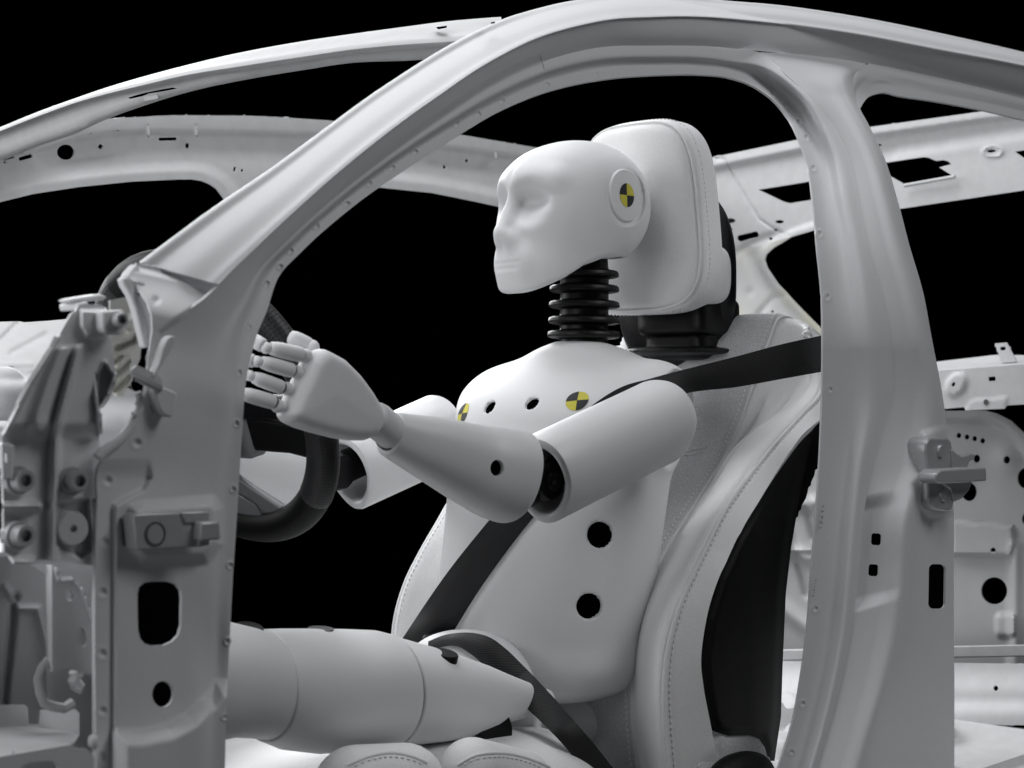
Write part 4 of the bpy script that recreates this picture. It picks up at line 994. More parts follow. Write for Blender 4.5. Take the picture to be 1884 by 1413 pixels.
# black sockets on the thigh
c, n = hit(bk, 818, 1202)
n = np.array([.05, -.25, .97]); n /= np.linalg.norm(n)
rod('thigh_socket', c-n*.012, c+n*.0012, [(0, .0003), (0, .018), (.9, .018), (1, .017), (1, .0003)], M['blackplastic'], dummy, 36)
c = P(455, 1158, -.125); n = np.array([-.12, -.3, .95]); n /= np.linalg.norm(n)
rod('knee_socket', c-n*.008, c+n*.0012, [(0, .0003), (0, .019), (.8, .019), (1, .0185), (1, .0003)], M['blackplastic'], dummy, 36)
c = P(590, 1158, -.125); n = np.array([0, -.1, 1.0]); n /= np.linalg.norm(n)
rod('thigh_socket', c-n*.008, c+n*.0012, [(0, .0003), (0, .016), (1, .0155), (1, .0003)], M['blackplastic'], dummy, 36)
c = P(893, 1347, -.13)
rod('hip_joint', c+np.array([0, .06, 0]), c-np.array([0, .020, 0]), [(0, .0003), (0, .034), (.93, .034), (1, .030), (1, .0003)], M['blackplastic'], dummy, 36)

# --- arms -------------------------------------------------------------
def arm_tube(name, c0, c1, ratio, rims, hollow, m, power=2.25, tilt=0.0, wall=.0135, back=.10, label=None, open0=False):
    """foam limb: rounded at c0, open and hollow at c1"""
    c0, c1 = np.asarray(c0, float), np.asarray(c1, float); L = np.linalg.norm(c1-c0); d = (c1-c0)/L
    r0, r1 = rims; st = []
    e = .030
    for i in range(8):
        a = math.pi/2*i/7; st.append((c0+d*e*(1-math.cos(a)), max(.001, r0-e+e*math.sin(a)) if i else r0-e))
    st.insert(0, (c0, .001))
    if open0:
        st = [(c0+d*back, .001), (c0+d*back, r0-wall-.002), (c0+d*.02, r0-wall-.002)]
        for i in range(6):
            a = math.pi*i/5; st.append((c0+d*.005-d*.005*math.sin(a), r0-wall*.5*(1+math.cos(a))))
    for t in np.linspace(.2, .97, 8): st.append((c0+d*L*t, r0+(r1-r0)*t))
    for i in range(1, 6):
        a = math.pi*i/5; st.append((c1-d*.005+d*.005*math.sin(a), r1-wall*.5*(1-math.cos(a))))
    for t in (.06, back): st.append((c1-d*t, r1-wall-.002))
    st.append((c1-d*back, .001))
    v, f = sweep_mesh([(c, d, r*ratio, r) for c, r in st], 72, power, (0, 0, 1), True, .34)
    return mesh_obj(name, v, f, m, dummy, True, label)
def along(p0, p1, y0, y1): return P(*p0, y0), P(*p1, y1)
sh, el = along((1216, 776), (991, 886), -.225, -.235)
d = (el-sh)/np.linalg.norm(el-sh)
near_up = arm_tube('upper_arm', sh-d*.028, el+d*.0, .92, (.0590, .0570), True, M['satin'])
shF, elF = along((806, 797), (640, 872), .205, .215)
d2 = (elF-shF)/np.linalg.norm(elF-shF)
far_up = arm_tube('upper_arm', shF-d2*.012, elF, .92, (.0590, .0570), True, M['satin'], open0=True)
q = shF+d2*.085; nn = np.array([-.1, -.25, .96]); rod('arm_socket', q+nn*.040, q+nn*.0585, [(0, .0003), (0, .0125), (.95, .0125), (1, .012), (1, .0003)], M['hole'], far_up, 28)
# shoulder bolt tip peeping out behind the arm
# forearms
fore_px = [((938, 876), .0600, .0590), ((908, 868), .0575, .0565), ((884, 860), .0540, .0530), ((860, 852), .0500, .0490), ((800, 828), .0405, .0400), ((752, 811), .0325, .0320), ((720, 799), .0268, .0265)]
def forearm(pts, y0, y1, holepx=None):
    st = []; P3 = [P(*p, y0+(y1-y0)*i/(len(pts)-1)) for i, (p, _, _) in enumerate(pts)]
    for i, (p, ra, rb) in enumerate(pts):
        st.append((P3[i], P3[-1]-P3[0], ra*.88, rb))
    t0 = np.arange(len(st)); tq = np.linspace(0, len(st)-1, 64); C_ = hermite([s[0] for s in st], tq, t0); R_ = hermite([[s[2], s[3]] for s in st], tq, t0)
    st = [(C_[i], st[0][1], R_[i, 0], R_[i, 1]) for i in range(64)]
    return swept('forearm', st, M['satin'], dummy, 96, 2.2, .010, .003)
near_fore = forearm(fore_px, -.240, -.225)
bf = bvh_of(near_fore)
c, n = hit(bf, 915, 861); n = n/np.linalg.norm(n)
bake(near_fore)
ringv = lambda c, n, r, o: [c+n*o+r*(math.cos(t)*np.cross(n, HU)+math.sin(t)*np.cross(n, np.cross(n, HU))) for t in np.linspace(0, 2*np.pi, 28, endpoint=False)]
cut(near_fore, [(ringv(c, n, .0098, .03), ringv(c, n, .0098, -.012))])
rod('hole_plug', c-n*.016, c-n*.009, [(0, .0002), (0, .0105), (1, .0105), (1, .0002)], M['hole'], near_fore, 28)
# elbow joint between the two tubes
ec0 = P(1003, 884, -.243)
ej = rod('elbow_joint', ec0+np.array([0, .045, 0]), ec0-np.array([0, .012, 0]), [(0, .0003), (0, .026), (.9, .026), (1, .023), (1, .0003)], M['blackplastic'], dummy, 32)
rod('bolt', ec0-np.array([0, .010, 0]), ec0-np.array([0, .022, 0]), [(0, .0003), (0, .0125), (.55, .0120), (.85, .0085), (1, .003), (1.02, .0002)], M['blackplastic'], ej, 28)
rod('bracket', ec0+d*.035+np.array([0, .004, -.004]), ec0-d*.075+np.array([0, .012, .004]), [(0, .0003), (0, .020), (1, .020), (1, .0003)], M['blackplastic'], ej, 20, 4.0, ratio=.5)
e2 = P(614, 868, .215)
ej2 = rod('elbow_joint', e2+np.array([0, .03, 0]), e2-np.array([0, .02, 0]), [(0, .0003), (0, .027), (.9, .027), (1, .024), (1, .0003)], M['blackplastic'], dummy, 32)
rod('bracket', e2+d2*.055, e2-d2*.075, [(0, .0003), (0, .024), (1, .024), (1, .0003)], M['blackplastic'], ej2, 20, 4.0, ratio=.5)
# far forearm, seen through the wheel
far_px = [((570, 886), .0540, .0540), ((555, 885), .0560, .0560), ((540, 881), .0560, .056), ((515, 875), .0550, .053), ((470, 866), .047, .046), ((430, 858), .040, .039), ((380, 842), .030, .029), ((345, 832), .024, .024)]
forearm(far_px, .215, .185)

# --- hands ------------------------------------------------------------------
HYN = -.238
def palm_outline(poly, Y): return np.array([P(x, y, Y) for x, y in poly])
palm_px = [(575, 645), (590, 641), (604, 648), (626, 660), (653, 687), (676, 718), (692, 745), (697, 762), (694, 784), (684, 803), (664, 811), (640, 811), (610, 806), (575, 797), (545, 788), (524, 778), (515, 765), (520, 748), (532, 720), (548, 688), (560, 662)]
def make_hand(poly, Y, flip=1):
    q = palm_outline(poly, Y)[:, [0, 2]]; cx = q.mean(0)
    inner = cx+(q-cx)*np.array([.80, .80])
    rr_ = .0
    def f(x, y, z):
        s = poly_sd(x, z, q)
        dist = -s                                         # depth inside the outline
        th = .0185*np.sqrt(np.clip(dist/.015, 0, 1)*(2-np.clip(dist/.015, 0, 1)))+.0005
        body_ = np.abs(y-Y+.004*np.clip(dist/.05, 0, 1))-th
        return np.where(s > 0, np.maximum(s, np.abs(y-Y)-.002), np.maximum(body_*.6, s))
    lo = np.array([q[:, 0].min()-.012, Y-.04, q[:, 1].min()-.012]); hi = np.array([q[:, 0].max()+.012, Y+.04, q[:, 1].max()+.012])
    return solid('hand', f, lo, hi, .0021, M['skin'], dummy)
def smooth_mesh(o, n=6, fac=.5):
    add_mod(o, 'SMOOTH', factor=fac, iterations=n); return bake(o)
hand = smooth_mesh(make_hand(palm_px, HYN), 10)
wr = P(697, 776, HYN+.004); wr2 = P(722, 797, -.226)
rod('wrist', wr-(wr2-wr)*.35, wr2+(wr2-wr)*.2, [(0, .0003), (0, .0195), (.15, .0205), (.85, .0205), (1, .020), (1, .0003)], M['skin'], hand, 40)
rod('wrist_gap', wr2-(wr2-wr)*.10, wr2+(wr2-wr)*.35, [(0, .0003), (0, .0222), (1, .0222), (1, .0003)], M['groove'], hand, 40)
BAR = [(0, .0003), (0, .0062), (.03, .0074), (.22, .0088), (.5, .0092), (.80, .0091), (.96, .0089), (1, .0080), (1, .0003)]
def finger(parent, pts, r, Y0, dys):
    """pts: knuckle ball, start, end, ball, start, end in picture measures"""
    kb = P(*pts[0], Y0)
    b = bpy.data.objects
    rt = None
    segs = []
    v, f = sweep_mesh([(kb+np.array([math.cos(a)*-r*1.0, 0, 0])*1.0, np.array([1.0, 0, 0]), max(.0003, r*math.sin(a)), max(.0003, r*math.sin(a))) for a in np.linspace(0, math.pi, 12)], 24)
    o = mesh_obj('knuckle', v, f, M['skin'], parent)
    p = P(*pts[1], Y0+dys[0]); q = P(*pts[2], Y0+dys[1])
    rod('joint_gap', p+(q-p)*.04, kb, [(0, .0003), (0, r*.80), (1, r*.80), (1, .0003)], M['groove'], parent, 20)
    segs.append(rod('finger', q, p, [(t, rr*r/.0086) for t, rr in BAR], M['skin'], parent, 28))
    if len(pts) > 3:
        kb = P(*pts[3], Y0+dys[2]); rj = r*.80
        v, f = sweep_mesh([(kb+np.array([math.cos(a)*-rj, 0, 0]), np.array([1.0, 0, 0]), max(.0003, rj*math.sin(a)), max(.0003, rj*math.sin(a))) for a in np.linspace(0, math.pi, 12)], 24)
        mesh_obj('knuckle', v, f, M['skin'], parent)
        p = P(*pts[4], Y0+dys[3]); q = P(*pts[5], Y0+dys[4])
        rod('finger', q, p, [(t, rr*r*.92/.0086) for t, rr in BAR], M['skin'], parent, 28)
FY = -.240
finger(hand, [(562, 655), (555, 653), (497, 640), (489, 640), (484, 636), (450, 617)], .0081, FY, [0, .004, .006, .008, .028])
finger(hand, [(546, 685), (538, 682), (481, 666), (473, 665), (467, 664), (428, 660)], .0077, FY, [0, .004, .006, .008, .030])
finger(hand, [(527, 715), (518, 713), (466, 694), (459, 691), (454, 689), (418, 684)], .0074, FY, [0, .004, .006, .008, .030])
finger(hand, [(511, 747), (503, 740), (446, 724), (438, 722), (432, 720), (400, 716)], .0077, FY, [0, .004, .006, .008, .030])
finger(hand, [(574, 639), (568, 636), (533, 619)], .0086, FY+.028, [.004, .012])
# far hand, on the other side of the wheel
palm_far = [(x*.82-215, y*.82+210) for x, y in palm_px]
fh = smooth_mesh(make_hand(palm_far, .182), 10)

# ================================================================== DRIVER SEAT
seat = thing('driver_seat', 'white leather and suede sports seat with tall headrest and black side cover', 'car seat')
#        C0            C1            S1            C3            C3b           C6            C8
SR = [[(1195, 602), (1325, 588), (1438, 579), (1456, 583), (1469, 591), (1483, 606), (1495, 628)],
      [(1175, 645), (1300, 640), (1413, 634), (1450, 636), (1478, 640), (1502, 654), (1516, 684)],
      [(1160, 718), (1280, 714), (1385, 709), (1419, 709), (1474, 700), (1512, 717), (1522, 752)],
      [(1150, 755), (1265, 753), (1371, 751), (1403, 751), (1437, 750), (1475, 762), (1496, 782)],
      [(1140, 793), (1250, 791), (1356, 788), (1384, 784), (1399, 781), (1446, 794), (1477, 799)],
      [(1130, 830), (1235, 830), (1338, 829), (1343, 829), (1351, 830), (1408, 838), (1437, 856)],
      [(1112, 888), (1208, 888), (1302, 886), (1306, 888), (1314, 891), (1368, 887), (1398, 920)],
      [(1095, 950), (1175, 950), (1262, 945), (1267, 948), (1276, 953), (1330, 942), (1370, 966)],
      [(1078, 1005), (1145, 1005), (1226, 1002), (1232, 1005), (1241, 1010), (1301, 1001), (1344, 1020)],
      [(1060, 1062), (1118, 1062), (1197, 1059), (1203, 1062), (1213, 1066), (1273, 1059), (1324, 1060)],
      [(1040, 1140), (1096, 1142), (1168, 1142), (1174, 1144), (1184, 1147), (1242, 1136), (1300, 1138)],
      [(1028, 1205), (1088, 1206), (1159, 1206), (1165, 1208), (1175, 1210), (1227, 1199), (1290, 1216)],
      [(1022, 1264), (1084, 1266), (1159, 1266), (1165, 1267), (1174, 1268), (1221, 1260), (1294, 1260)],
      [(1022, 1344), (1086, 1346), (1163, 1346), (1169, 1346), (1178, 1346), (1222, 1346), (1307, 1330)],
      [(1028, 1428), (1094, 1430), (1172, 1430), (1178, 1430), (1187, 1430), (1228, 1430), (1322, 1405)],
      [(1036, 1520), (1104, 1520), (1184, 1520), (1190, 1520), (1199, 1520), (1238, 1520), (1340, 1490)]]
CY = [0.0, -.075, -.150, -.163, -.185, -.262, -.288]
R3 = []
for i, row in enumerate(SR):
    k = min(1, max(0, (i-3)/3))
    ys = list(CY); ys[3] += .010*k; ys[4] += .012*k; ys[5] += -.004*k
    if i < 3: ys[6] += .010; ys[5] += .004
    if i == 0: ys[4], ys[5], ys[6] = -.18, -.212, -.232
    if i == 1: ys[4], ys[5], ys[6] = -.184, -.238, -.262
    pts = [P(x, y, Y) for (x, y), Y in zip(row, ys)]
    # bolster crest between the fold and the piping
    a, b = np.array(row[4], float), np.array(row[5], float); m_ = a+(b-a)*.5
    m2 = a+(b-a)*.82
    pts.insert(5, P(m_[0], m_[1], ys[4]+(ys[5]-ys[4])*.64)); pts.insert(6, P(m2[0], m2[1], ys[4]+(ys[5]-ys[4])*.92))
    R3.append(pts)
R3 = np.array(R3)                                        # rows x 9 columns
R3[:, 0, 0] = R3[:, 1, 0]+.012
topA = R3[0]+np.array([.035, 0, -.004]); topB = R3[0]+np.array([.075, 0, -.045]); topC = R3[0]+np.array([.09, 0, -.16])
R3 = np.concatenate([topC[None], topB[None], topA[None], R3], 0)
def loft3(ctrl, n, m):
    ctrl = np.asarray(ctrl, float); mid = ctrl.mean(1); kn = np.concatenate([[0], np.cumsum(np.linalg.norm(np.diff(mid, axis=0), axis=1)+1e-6)])
    a = np.stack([hermite(ctrl[:, c], n, kn) for c in range(ctrl.shape[1])], 1)
    mk = np.concatenate([[0], np.cumsum(np.linalg.norm(np.diff(ctrl, axis=1), axis=2).mean(0)+1e-6)])
    return np.stack([hermite(a[i], m, mk) for i in range(n)], 0), mk/mk[-1]
def gnormals(g):
    du = np.gradient(g, axis=0); dv = np.gradient(g, axis=1); n = np.cross(du, dv); n /= np.linalg.norm(n, axis=-1, keepdims=True)+1e-12
    c = np.array(cam.location)-g; s = np.sign((n*c).sum(-1).sum()); return n*s
NR = 420
gC, mkC = loft3(R3[:, 0:3], NR, 70)                       # centre panel (half)
gB, mkB = loft3(R3[:, 2:8], NR, 110)                      # bolster up to the piping
gS, mkS = loft3(R3[:, 7:9], NR, 14)                       # side up to the black cover
vq = np.linspace(0, 1, 70); uq = np.linspace(0, 1, NR)
nC = gnormals(gC)
# stitched hollow beside the seam and the short cross stitch line
gC -= nC*(.0045*np.exp(-((1-vq)/.025)**2)[None, :, None])
gC += nC*(.004*np.sin(np.clip((1-vq)/.5, 0, 1)*np.pi)[None, :, None])
vb = np.linspace(0, 1, 110); nB = gnormals(gB); nB = nB*smoothstep(.10, .17, uq)[:, None, None]
gB -= nB*(.0055*np.exp(-(vb/.022)**2)[None, :, None])
fold = mkB[1]; kk = smoothstep(.62, .40, uq)
gB -= nB*(.005*np.exp(-((vb-fold)/.018)**2)[None, :, None])*kk[:, None, None]
gB -= nB*(.0035*np.exp(-((vb-mkB[2])/.022)**2)[None, :, None])*kk[:, None, None]
gB -= nB*(.003*np.exp(-((1-vb)/.018)**2)[None, :, None])
nS = gnormals(gS); gS -= nS*(.0016*np.exp(-((np.linspace(0, 1, 14)-.16)/.07)**2)[None, :, None])
gC -= nC*(.0014*np.exp(-((vq-.945)/.012)**2)[None, :, None])
wt = smoothstep(.34, .22, uq)[1:-1, None, None]
for _ in range(160):
    gB[1:-1, 1:-1] += wt*.5*((gB[:-2, 1:-1]+gB[2:, 1:-1]+gB[1:-1, :-2]+gB[1:-1, 2:])/4-gB[1:-1, 1:-1])
def seat_sheet(name, g, m, mirror=False, t=.006):
    v = g.reshape(-1, 3).copy()
    if mirror: v[:, 1] *= -1
    o = mesh_obj(name, v, grid_faces(g.shape[0], g.shape[1]), m, seat); orient(o)
    if mirror:
        n = sum(p.area*(1 if p.normal.x < 0 else -1) for p in o.data.polygons)
        if n < 0: o.data.flip_normals()
    add_mod(o, 'SOLIDIFY', thickness=t, offset=-1); return o
full = np.concatenate([gC[:, ::-1], (gC*np.array([1, -1, 1]))[:, 1:]], 1)
seat_sheet('backrest', full, M['suede'])
for mir in (False, True):
    r0_ = 95 if mir else 0
    seat_sheet('bolster', gB[r0_:], M['leather'], mir); seat_sheet('bolster_side', gS[r0_:], M['leather'], mir, .008)
def stitches(name, path, parent, dash=.0048, gap=.0036, r=.00125, lift=None, zig=0.0):
    path = np.asarray(path); d = np.concatenate([[0], np.cumsum(np.linalg.norm(np.diff(path, axis=0), axis=1))])
    v, f = [], []; t = 0
    at = lambda q: np.array([np.interp(q, d, path[:, k]) for k in range(3)])
    while t+dash < d[-1]:
        a, b = at(t), at(t+dash); e = b-a; L = np.linalg.norm(e)
        if L > 1e-6:
            e /= L; s = np.cross(e, (.3, .5, .8)); s /= np.linalg.norm(s); w = np.cross(e, s); k = len(v)
            for c, rr_ in ((a, .45), (a+e*L*.25, 1), (b-e*L*.25, 1), (b, .45)):
                for j in range(5):
                    q = 2*math.pi*j/5; v.append(c+r*rr_*(math.cos(q)*s+math.sin(q)*w))
            for i in range(3):
                for j in range(5): f.append((k+i*5+j, k+i*5+(j+1) % 5, k+(i+1)*5+(j+1) % 5, k+(i+1)*5+j))
        t += dash+gap
    return mesh_obj(name, v, f, M['thread'], parent)
def gpath(g, v, lift=.0009, rows=slice(30, None)):
    j = v*(g.shape[1]-1); j0 = int(min(j, g.shape[1]-2)); t = j-j0
    n = gnormals(g); return (g[:, j0]*(1-t)+g[:, j0+1]*t+n[:, j0]*lift)[rows]
mir = np.array([1, -1, 1.0])
stitches('stitching', gpath(gC, .945), seat); stitches('stitching', gpath(gC, .945)*mir, seat)
stitches('stitching', gpath(gS, .16, .0009, slice(112, None)), seat); stitches('stitching', (gpath(gB, .93)*mir)[70:], seat)
pp = gpath(gB, .995, .0012, slice(92, None))
tube('piping', pp, .0030, M['leather'], seat, 8); tube('piping', (pp*np.array([1, -1, 1.0]))[10:], .0030, M['leather'], seat, 8)
tube('piping', gpath(gC, .995, .0, slice(60, 250)), .0022, M['leather'], seat, 8)
# double cross stitch at mid back
bC = BVHTree.FromPolygons([tuple(x) for x in gC.reshape(-1, 3)], [tuple(map(int, q)) for q in grid_faces(gC.shape[0], gC.shape[1])])
for a, b in (((1240, 834), (1300, 822)), ((1238, 842), (1300, 831))):
    pth = [hit(bC, a[0]+(b[0]-a[0])*t, a[1]+(b[1]-a[1])*t)[0] for t in np.linspace(0, 1, 12)]
    pth = [q-FV*.0006 for q in pth if q is not None]
    if len(pth) > 3: stitches('stitching', pth, seat, .0032, .0018)
# black side cover and what closes the seat behind
edge = [(1493, 783), (1477, 799), (1437, 856), (1398, 920), (1357, 990), (1325, 1059), (1300, 1138), (1290, 1217), (1294, 1258), (1306, 1325), (1318, 1347), (1340, 1354), (1380, 1353), (1398, 1360), (1408, 1375), (1414, 1400), (1425, 1400), (1437, 1318), (1440, 1223), (1442, 1180), (1446, 1091), (1456, 1005), (1475, 893), (1494, 800), (1495, 790)]
def place_cover(px, py, o): return P(px, py, -.288+o)
def rel_cover(px, py): return -.006*smoothstep(0, 18, -poly_sd(px, py, edge))+.03*smoothstep(1380, 1500, px)
panel('side_cover', edge, M['blackleather'], seat, place_cover, step=5, t=.012, relief=rel_cover)
low = [(1312, 1332), (1330, 1338), (1385, 1338), (1404, 1350), (1418, 1400), (1424, 1500), (1262, 1500), (1286, 1408), (1314, 1385)]
panel('seat_trim', low, M['suede'], seat, lambda a, b, o: P(a, b, -.282+o), step=6, t=.01, relief=lambda a, b: -.004*smoothstep(0, 14, -poly_sd(a, b, low)))
kc = P(1362, 1452, -.315)
solid('recliner_cover', lambda x, y, z: superell(x, y, z, kc, (.072, .030, .050), 2.3), kc-.09, kc+.09, .004, M['blackleather'], seat)
# shell closing the back of the seat
def shell_sdf(x, y, z):  # back of the seat
    xb = np.interp(z, [-.6, -.45, -.25, -.05, .05], [.10, .12, .22, .37, .45])
    d = np.maximum(np.abs(x-xb)-.045, np.maximum(np.abs(y)-.195, np.abs(z+.29)-.33))
    return d
sh_ = solid('seat_back_shell', shell_sdf, (-.02, -.30, -.66), (.6, .30, .10), .009, M['blackplastic'], seat)
# headrest
hc = np.array([.158, -.006, .258]); 
def hr_sdf(x, y, z):
    yy = y-hc[1]; zz = z-hc[2]; xx = x-hc[0]-.03*np.clip(-zz, -1, .2)*0
    w = .127-.016*np.clip(zz/.15, -1, 1)
    k = (np.abs(yy/w)**3.7+np.abs(zz/.150)**3.7)**(1/3.7); d2 = (k-1)*.118
    e = np.abs(xx)-.036
    r = .022; q = np.sqrt(np.maximum(d2+r, 0)**2+np.maximum(e+r, 0)**2)+np.minimum(np.maximum(d2+r, e+r), 0)-r
    q = smin(q, ellipsoid(xx, yy, zz, (-.028, 0, 0), (.022, .10, .125)), .02)
    # side wing tab low on the near side
    q = smin(q, superell(x, y, z, hc+np.array([.040, -.095, -.090]), (.026, .030, .045), 3.0), .008)
    # seam groove round the front panel
    q = q+.0022*np.exp(-((d2+.005)/.0028)**2)*np.exp(-((xx+.020)/.010)**2)
    return q
hr = solid('headrest', hr_sdf, hc-np.array([.09, .16, .18]), hc+np.array([.10, .16, .18]), .0034, M['leather'], seat)
an = np.linspace(0, 2*np.pi, 220); cs, sn = np.cos(an), np.sin(an)
def hring(s, x): 
    cy = np.sign(cs)*np.abs(cs)**(2/3.7)*s; cz = np.sign(sn)*np.abs(sn)**(2/3.7)*s
    return np.stack([np.full_like(cs, hc[0]+x), hc[1]+cy*(.127-.016*np.clip(cz, -1, 1)), hc[2]+cz*.150], -1)
tube('piping', hring(.962, -.0285), .0016, M['leather'], hr, 8, True)
stitches('stitching', hring(1.003, -.011), hr, .0042, .0030, .0010)
# black guide, collar and rear shell of the headrest
def post_sdf(x, y, z):
    c = P(1236, 596, -.02)
    d = superell(x, y, z, (c[0]+.03, c[1]-.01, c[2]+.010), (.055, .070, .032), 6)
    d = np.minimum(d, superell(x, y, z, (c[0]+.035, c[1]-.01, c[2]-.028), (.050, .060, .030), 6))
    d = np.minimum(d, superell(x, y, z, (c[0]+.035, c[1]-.002, c[2]-.043), (.088, .088, .0075), 3))
    return d
pc_ = P(1262, 596, -.02)
solid('headrest_guide', post_sdf, pc_-np.array([.10, .11, .07]), pc_+np.array([.14, .11, .06]), .0035, M['blackplastic'], seat)
def rear_sdf(x, y, z):
    return superell(x, y, z, (.245, .002, .165), (.050, .108, .150), 2.6)
solid('headrest_shell', rear_sdf, (.12, -.17, .0), (.32, .15, .34), .006, M['blackplastic'], seat)
# cushion
def cushion_sdf(x, y, z):
    d = superell(x, y, z, (-.46, 0, -.585), (.36, .27, .135), 3.2)
    d = smax(d, -ellipsoid(x, y, z, (-.30, 0, -.40), (.34, .17, .055)), .03)
    a, b = P(655, 1452, -.215), P(742, 1446, -.215)
    d = smin(d, capsule(x, y, z, a, b, .050), .010)
    a, b = P(868, 1418, -.235), P(958, 1440, -.235)
    d = smin(d, capsule(x, y, z, a, b, .040), .006)
    return d
cu = solid('seat_cushion', cushion_sdf, (-.86, -.34, -.73), (-.02, .34, -.36), .0052, M['leather'], seat)
bcu = bvh_of(cu)
def on_surface(bvh, pts, lift=.0008, n=60):
    q = curve_px(pts, 3.0); out = []
    for x, y in q:
        c, nn = hit(bvh, x, y)
        if c is not None: out.append(c+nn/np.linalg.norm(nn)*lift)
    return out
for pts in ([(640, 1408), (680, 1392), (720, 1386), (760, 1393), (785, 1404)], [(842, 1408), (870, 1392), (905, 1386), (945, 1389), (985, 1401), (1010, 1412)]):
    q = on_surface(bcu, pts, .0004)
    if len(q) > 4: tube('piping', q, .0022, M['leather'], seat)
    q = on_surface(bcu, [(x, y+7) for x, y in pts])
    if len(q) > 4: stitches('stitching', q, seat)

# ================================================================== STEERING WHEEL
wheel = thing('steering_wheel', 'black leather steering wheel with perforated grips held by the dummy', 'steering wheel')
WC = np.array([-.686, -.015, -.019]); tl, yw = .459, .056
WN = np.array([math.cos(tl)*math.cos(yw), math.cos(tl)*math.sin(yw), math.sin(tl)]); W1 = np.array([-math.sin(yw), math.cos(yw), 0]); W2 = np.cross(WN, W1)
def wp(a, b, c=0.0): return WC+W1*a+W2*b+WN*c
def wpx(px, py, c=0.0):
    u, v = ray(px, py); d = RV*u+FV+np.array([0, 0, v]); o = np.array(cam.location)
    return o+d*(((WC+WN*c-o)@WN)/(d@WN))
def rim(name, a0, a1, n, ra, rb, m, R=.1745, closed=False, ends=False, parent=wheel):
    an = np.linspace(a0, a1, n, endpoint=not closed); v, uv = [], []; k = 40
    for i, t in enumerate(an):
        c = wp(R*math.cos(t), R*math.sin(t)); rad = W1*math.cos(t)+W2*math.sin(t)
        s = 1.0
        if ends: s = 1-.12*(1-min(1, min(i, n-1-i)/1.5))
        for j in range(k):
            p = 2*math.pi*j/k; v.append(c+rad*ra*s*math.cos(p)+WN*rb*s*math.sin(p)); uv.append((R*t/.0046, (j if j <= k/2 else k-j)*2*math.pi*.018/k/.0046))
    f = [tuple(q) for q in grid_faces(n, k, True)]
    if closed: f += [((n-1)*k+j, (n-1)*k+(j+1) % k, (j+1) % k, j) for j in range(k)]
    o = mesh_obj(name, v, f, m, parent, True, None, uv); return o
rim('rim', 0, 2*math.pi, 160, .0203, .0165, M['blackleather'], closed=True)
D = math.radians
rim('perforated_grip', D(118), D(228), 70, .0210, .0172, M['perforated'], ends=True); rim('perforated_grip', D(-48), D(62), 70, .0210, .0172, M['perforated'], ends=True)
pw = [(395, 735), (450, 741), (466, 752), (478, 790), (491, 834), (462, 844), (430, 842), (395, 840)]
prism('hub_trim', pw, lambda x, y: wpx(x, y, .022), lambda x, y: wpx(x, y, -.012), M['alloy'], wheel, .004)
def hub_sdf(x, y, z):
    dx, dy, dz = x-WC[0], y-WC[1], z-WC[2]
    a = dx*W1[0]+dy*W1[1]+dz*W1[2]; b = dx*W2[0]+dy*W2[1]+dz*W2[2]; c = dx*WN[0]+dy*WN[1]+dz*WN[2]
    return superell(a, b, c, (.01, -.012, -.014), (.055, .055, .022), 3.4)
solid('hub', hub_sdf, WC-.11, WC+.11, .004, M['blackplastic'], wheel)
def bar(name, p0, p1, w, h, m, parent, power=5.0):
    return rod(name, p0, p1, [(0, .0003), (0, 1), (.5, .9), (1, 1), (1, .0003)], m, parent)
def spoke(name, p0, p1, w, h, m):
    d = p1-p0; st = [(p0+d*t, d, w*s, h*s) for t, s in ((0, .05), (0, .98), (.02, 1), (.5, .85), (.98, 1), (1, .98), (1, .05))]
    v, f = sweep_mesh(st, 28, 6, WN); return mesh_obj(name, v, f, m, wheel)
spoke('spoke', wp(-.055, .0, -.010), wp(-.165, -.010, -.004), .017, .008, M['blackplastic'])
spoke('spoke', wpx(470, 792, -.004), wpx(596, 812, .0), .024, .010, M['blackleather'])
spoke('spoke', wp(.055, .0, -.010), wp(.165, -.010, -.004), .017, .008, M['blackplastic'])
spoke('spoke', wpx(405, 868, .004), wpx(520, 948, .002), .0150, .006, M['alloy'])
pw = [(395, 890), (432, 905), (470, 927), (482, 945), (489, 968), (470, 974), (440, 968), (395, 955)]
prism('spoke_trim', pw, lambda x, y: wpx(x, y, .010), lambda x, y: wpx(x, y, -.006), M['alloy'], wheel, .004)
spoke('spoke', wp(.028, -.055, -.004), wp(.062, -.158, .002), .010, .006, M['steel'])
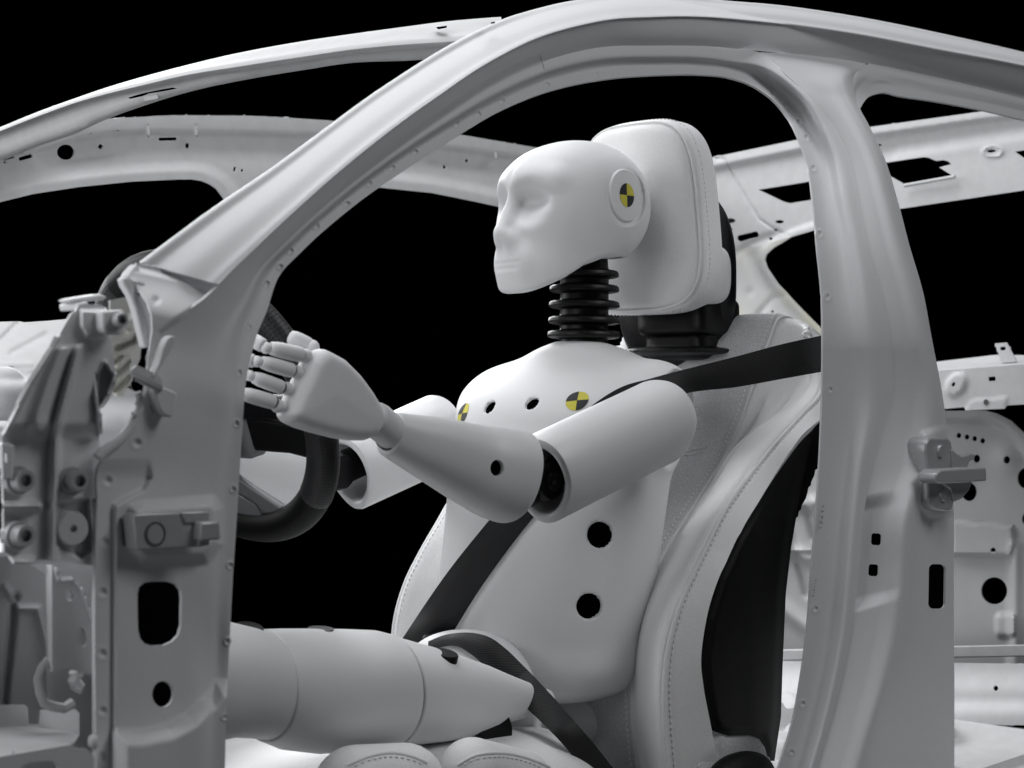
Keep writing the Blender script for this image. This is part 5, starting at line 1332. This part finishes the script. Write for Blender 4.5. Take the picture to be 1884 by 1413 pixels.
# ================================================================== SEAT BELT
belt = thing('seat_belt', 'black woven seat belt running across the dummy chest and lap', 'seat belt')
def depth_of(p): return DEP0+p[0]*ST+p[1]*CT
def strip(name, e0, e1, bvhs, guide, n=150, m=9, lift=.003, thick=.0016, smooth=14):
    """band between two traced edges, lying on whatever it touches; guide gives its depth where it hangs free"""
    e0 = hermite(np.array(e0, float), 400); e1 = hermite(np.array(e1, float), 400)
    q = lambda e: np.concatenate([[0], np.cumsum(np.linalg.norm(np.diff(e, axis=0), axis=1))])
    def rs(e): d = q(e); return np.stack([np.interp(np.linspace(0, d[-1], n), d, e[:, k]) for k in range(2)], -1)
    e0, e1 = rs(e0), rs(e1); px = e0[:, None]+(e1-e0)[:, None]*np.linspace(0, 1, m)[None, :, None]
    gd = np.interp(np.linspace(0, 1, n), [g[0] for g in guide], [g[1] for g in guide]); Z = np.zeros((n, m))
    for i in range(n):
        for j in range(m):
            best = depth_of(P(px[i, j, 0], px[i, j, 1], gd[i]))
            for b in bvhs:
                c, nn = hit(b, *px[i, j])
                if c is not None: best = min(best, depth_of(c)-lift)
            Z[i, j] = best
    for _ in range(4):
        Q = np.pad(Z, 1, mode='edge'); Z = np.min([Q[a:a+n, b:b+m] for a in range(3) for b in range(3)], 0)
    for _ in range(smooth):
        Zs = Z.copy(); Zs[1:-1] = (Z[:-2]+Z[1:-1]*2+Z[2:])/4; Z = np.minimum(Zs, Z+.0006)
        Zs = Z.copy(); Zs[:, 1:-1] = (Z[:, :-2]+Z[:, 1:-1]*2+Z[:, 2:])/4; Z = np.minimum(Zs, Z+.0006)
    u = (px[..., 0]-942)/FP; v_ = (706.5-px[..., 1])/FP
    v = np.array(cam.location)+RV*(u*Z)[..., None]+FV*Z[..., None]+np.array([0, 0, 1.0])*(v_*Z)[..., None]
    L = np.concatenate([[0], np.cumsum(np.linalg.norm(np.diff(v[:, m//2], axis=0), axis=1))])
    uv = np.stack([np.repeat(L[:, None], m, 1)*210, np.repeat(np.linspace(0, .047, m)[None], n, 0)*210], -1).reshape(-1, 2)
    o = mesh_obj(name, v.reshape(-1, 3), grid_faces(n, m), M['webbing'], belt, True, None, uv)
    return sheet(o, thick)
bpel = bvh_of(pelvis); bhip = bvh_of(hip)
strip('shoulder_strap', [(1550, 610), (1514, 617), (1440, 633), (1350, 657), (1290, 672), (1231, 687), (1195, 697), (1148, 710), (1104, 735), (1061, 771), (985, 858), (905, 951), (821, 1056), (738, 1178), (715, 1212)],
      [(1550, 679), (1514, 684), (1440, 697), (1350, 713), (1300, 718), (1262, 724), (1235, 735), (1200, 755), (1158, 786), (1112, 826), (1058, 874), (996, 935), (891, 1072), (838, 1156), (812, 1200)],
      [bt], [(0, -.285), (.08, -.290), (.36, -.175), (.50, -.05), (.62, .05), (.80, .12), (.88, .125), (1, .14)])
strip('lap_strap', [(788, 1180), (815, 1169), (845, 1164), (875, 1165), (902, 1173), (930, 1193), (959, 1221), (1000, 1263), (1043, 1311), (1090, 1365), (1140, 1428)],
      [(786, 1204), (812, 1190), (838, 1188), (864, 1202), (890, 1224), (912, 1248), (936, 1274), (972, 1306), (1008, 1340), (1046, 1382), (1090, 1440)],
      [bpel], [(0, .12), (.25, .02), (.5, -.12), (.75, -.20), (1, -.22)], lift=.004)
bc = P(812, 1176, .075)
solid('buckle', lambda x, y, z: superell(x, y, z, bc, (.030, .016, .010), 4), bc-.05, bc+.05, .003, M['blackplastic'], belt)
rod('buckle_tongue', P(822, 1176, .06), P(846, 1164, .055), [(0, .0004), (0, .007), (.3, .008), (.8, .007), (1, .003), (1, .0003)], M['steel'], belt, 20, 3)

# ------------------------------------------------------------------ crisp sheet edges
for o in list(COL.objects):
    if o.type == 'MESH' and any(m.type == 'SOLIDIFY' for m in o.modifiers): bake(o)
    if o.type == 'MESH' and o.parent is not None and len(o.data.polygons): o.data.set_sharp_from_angle(angle=math.radians(42))
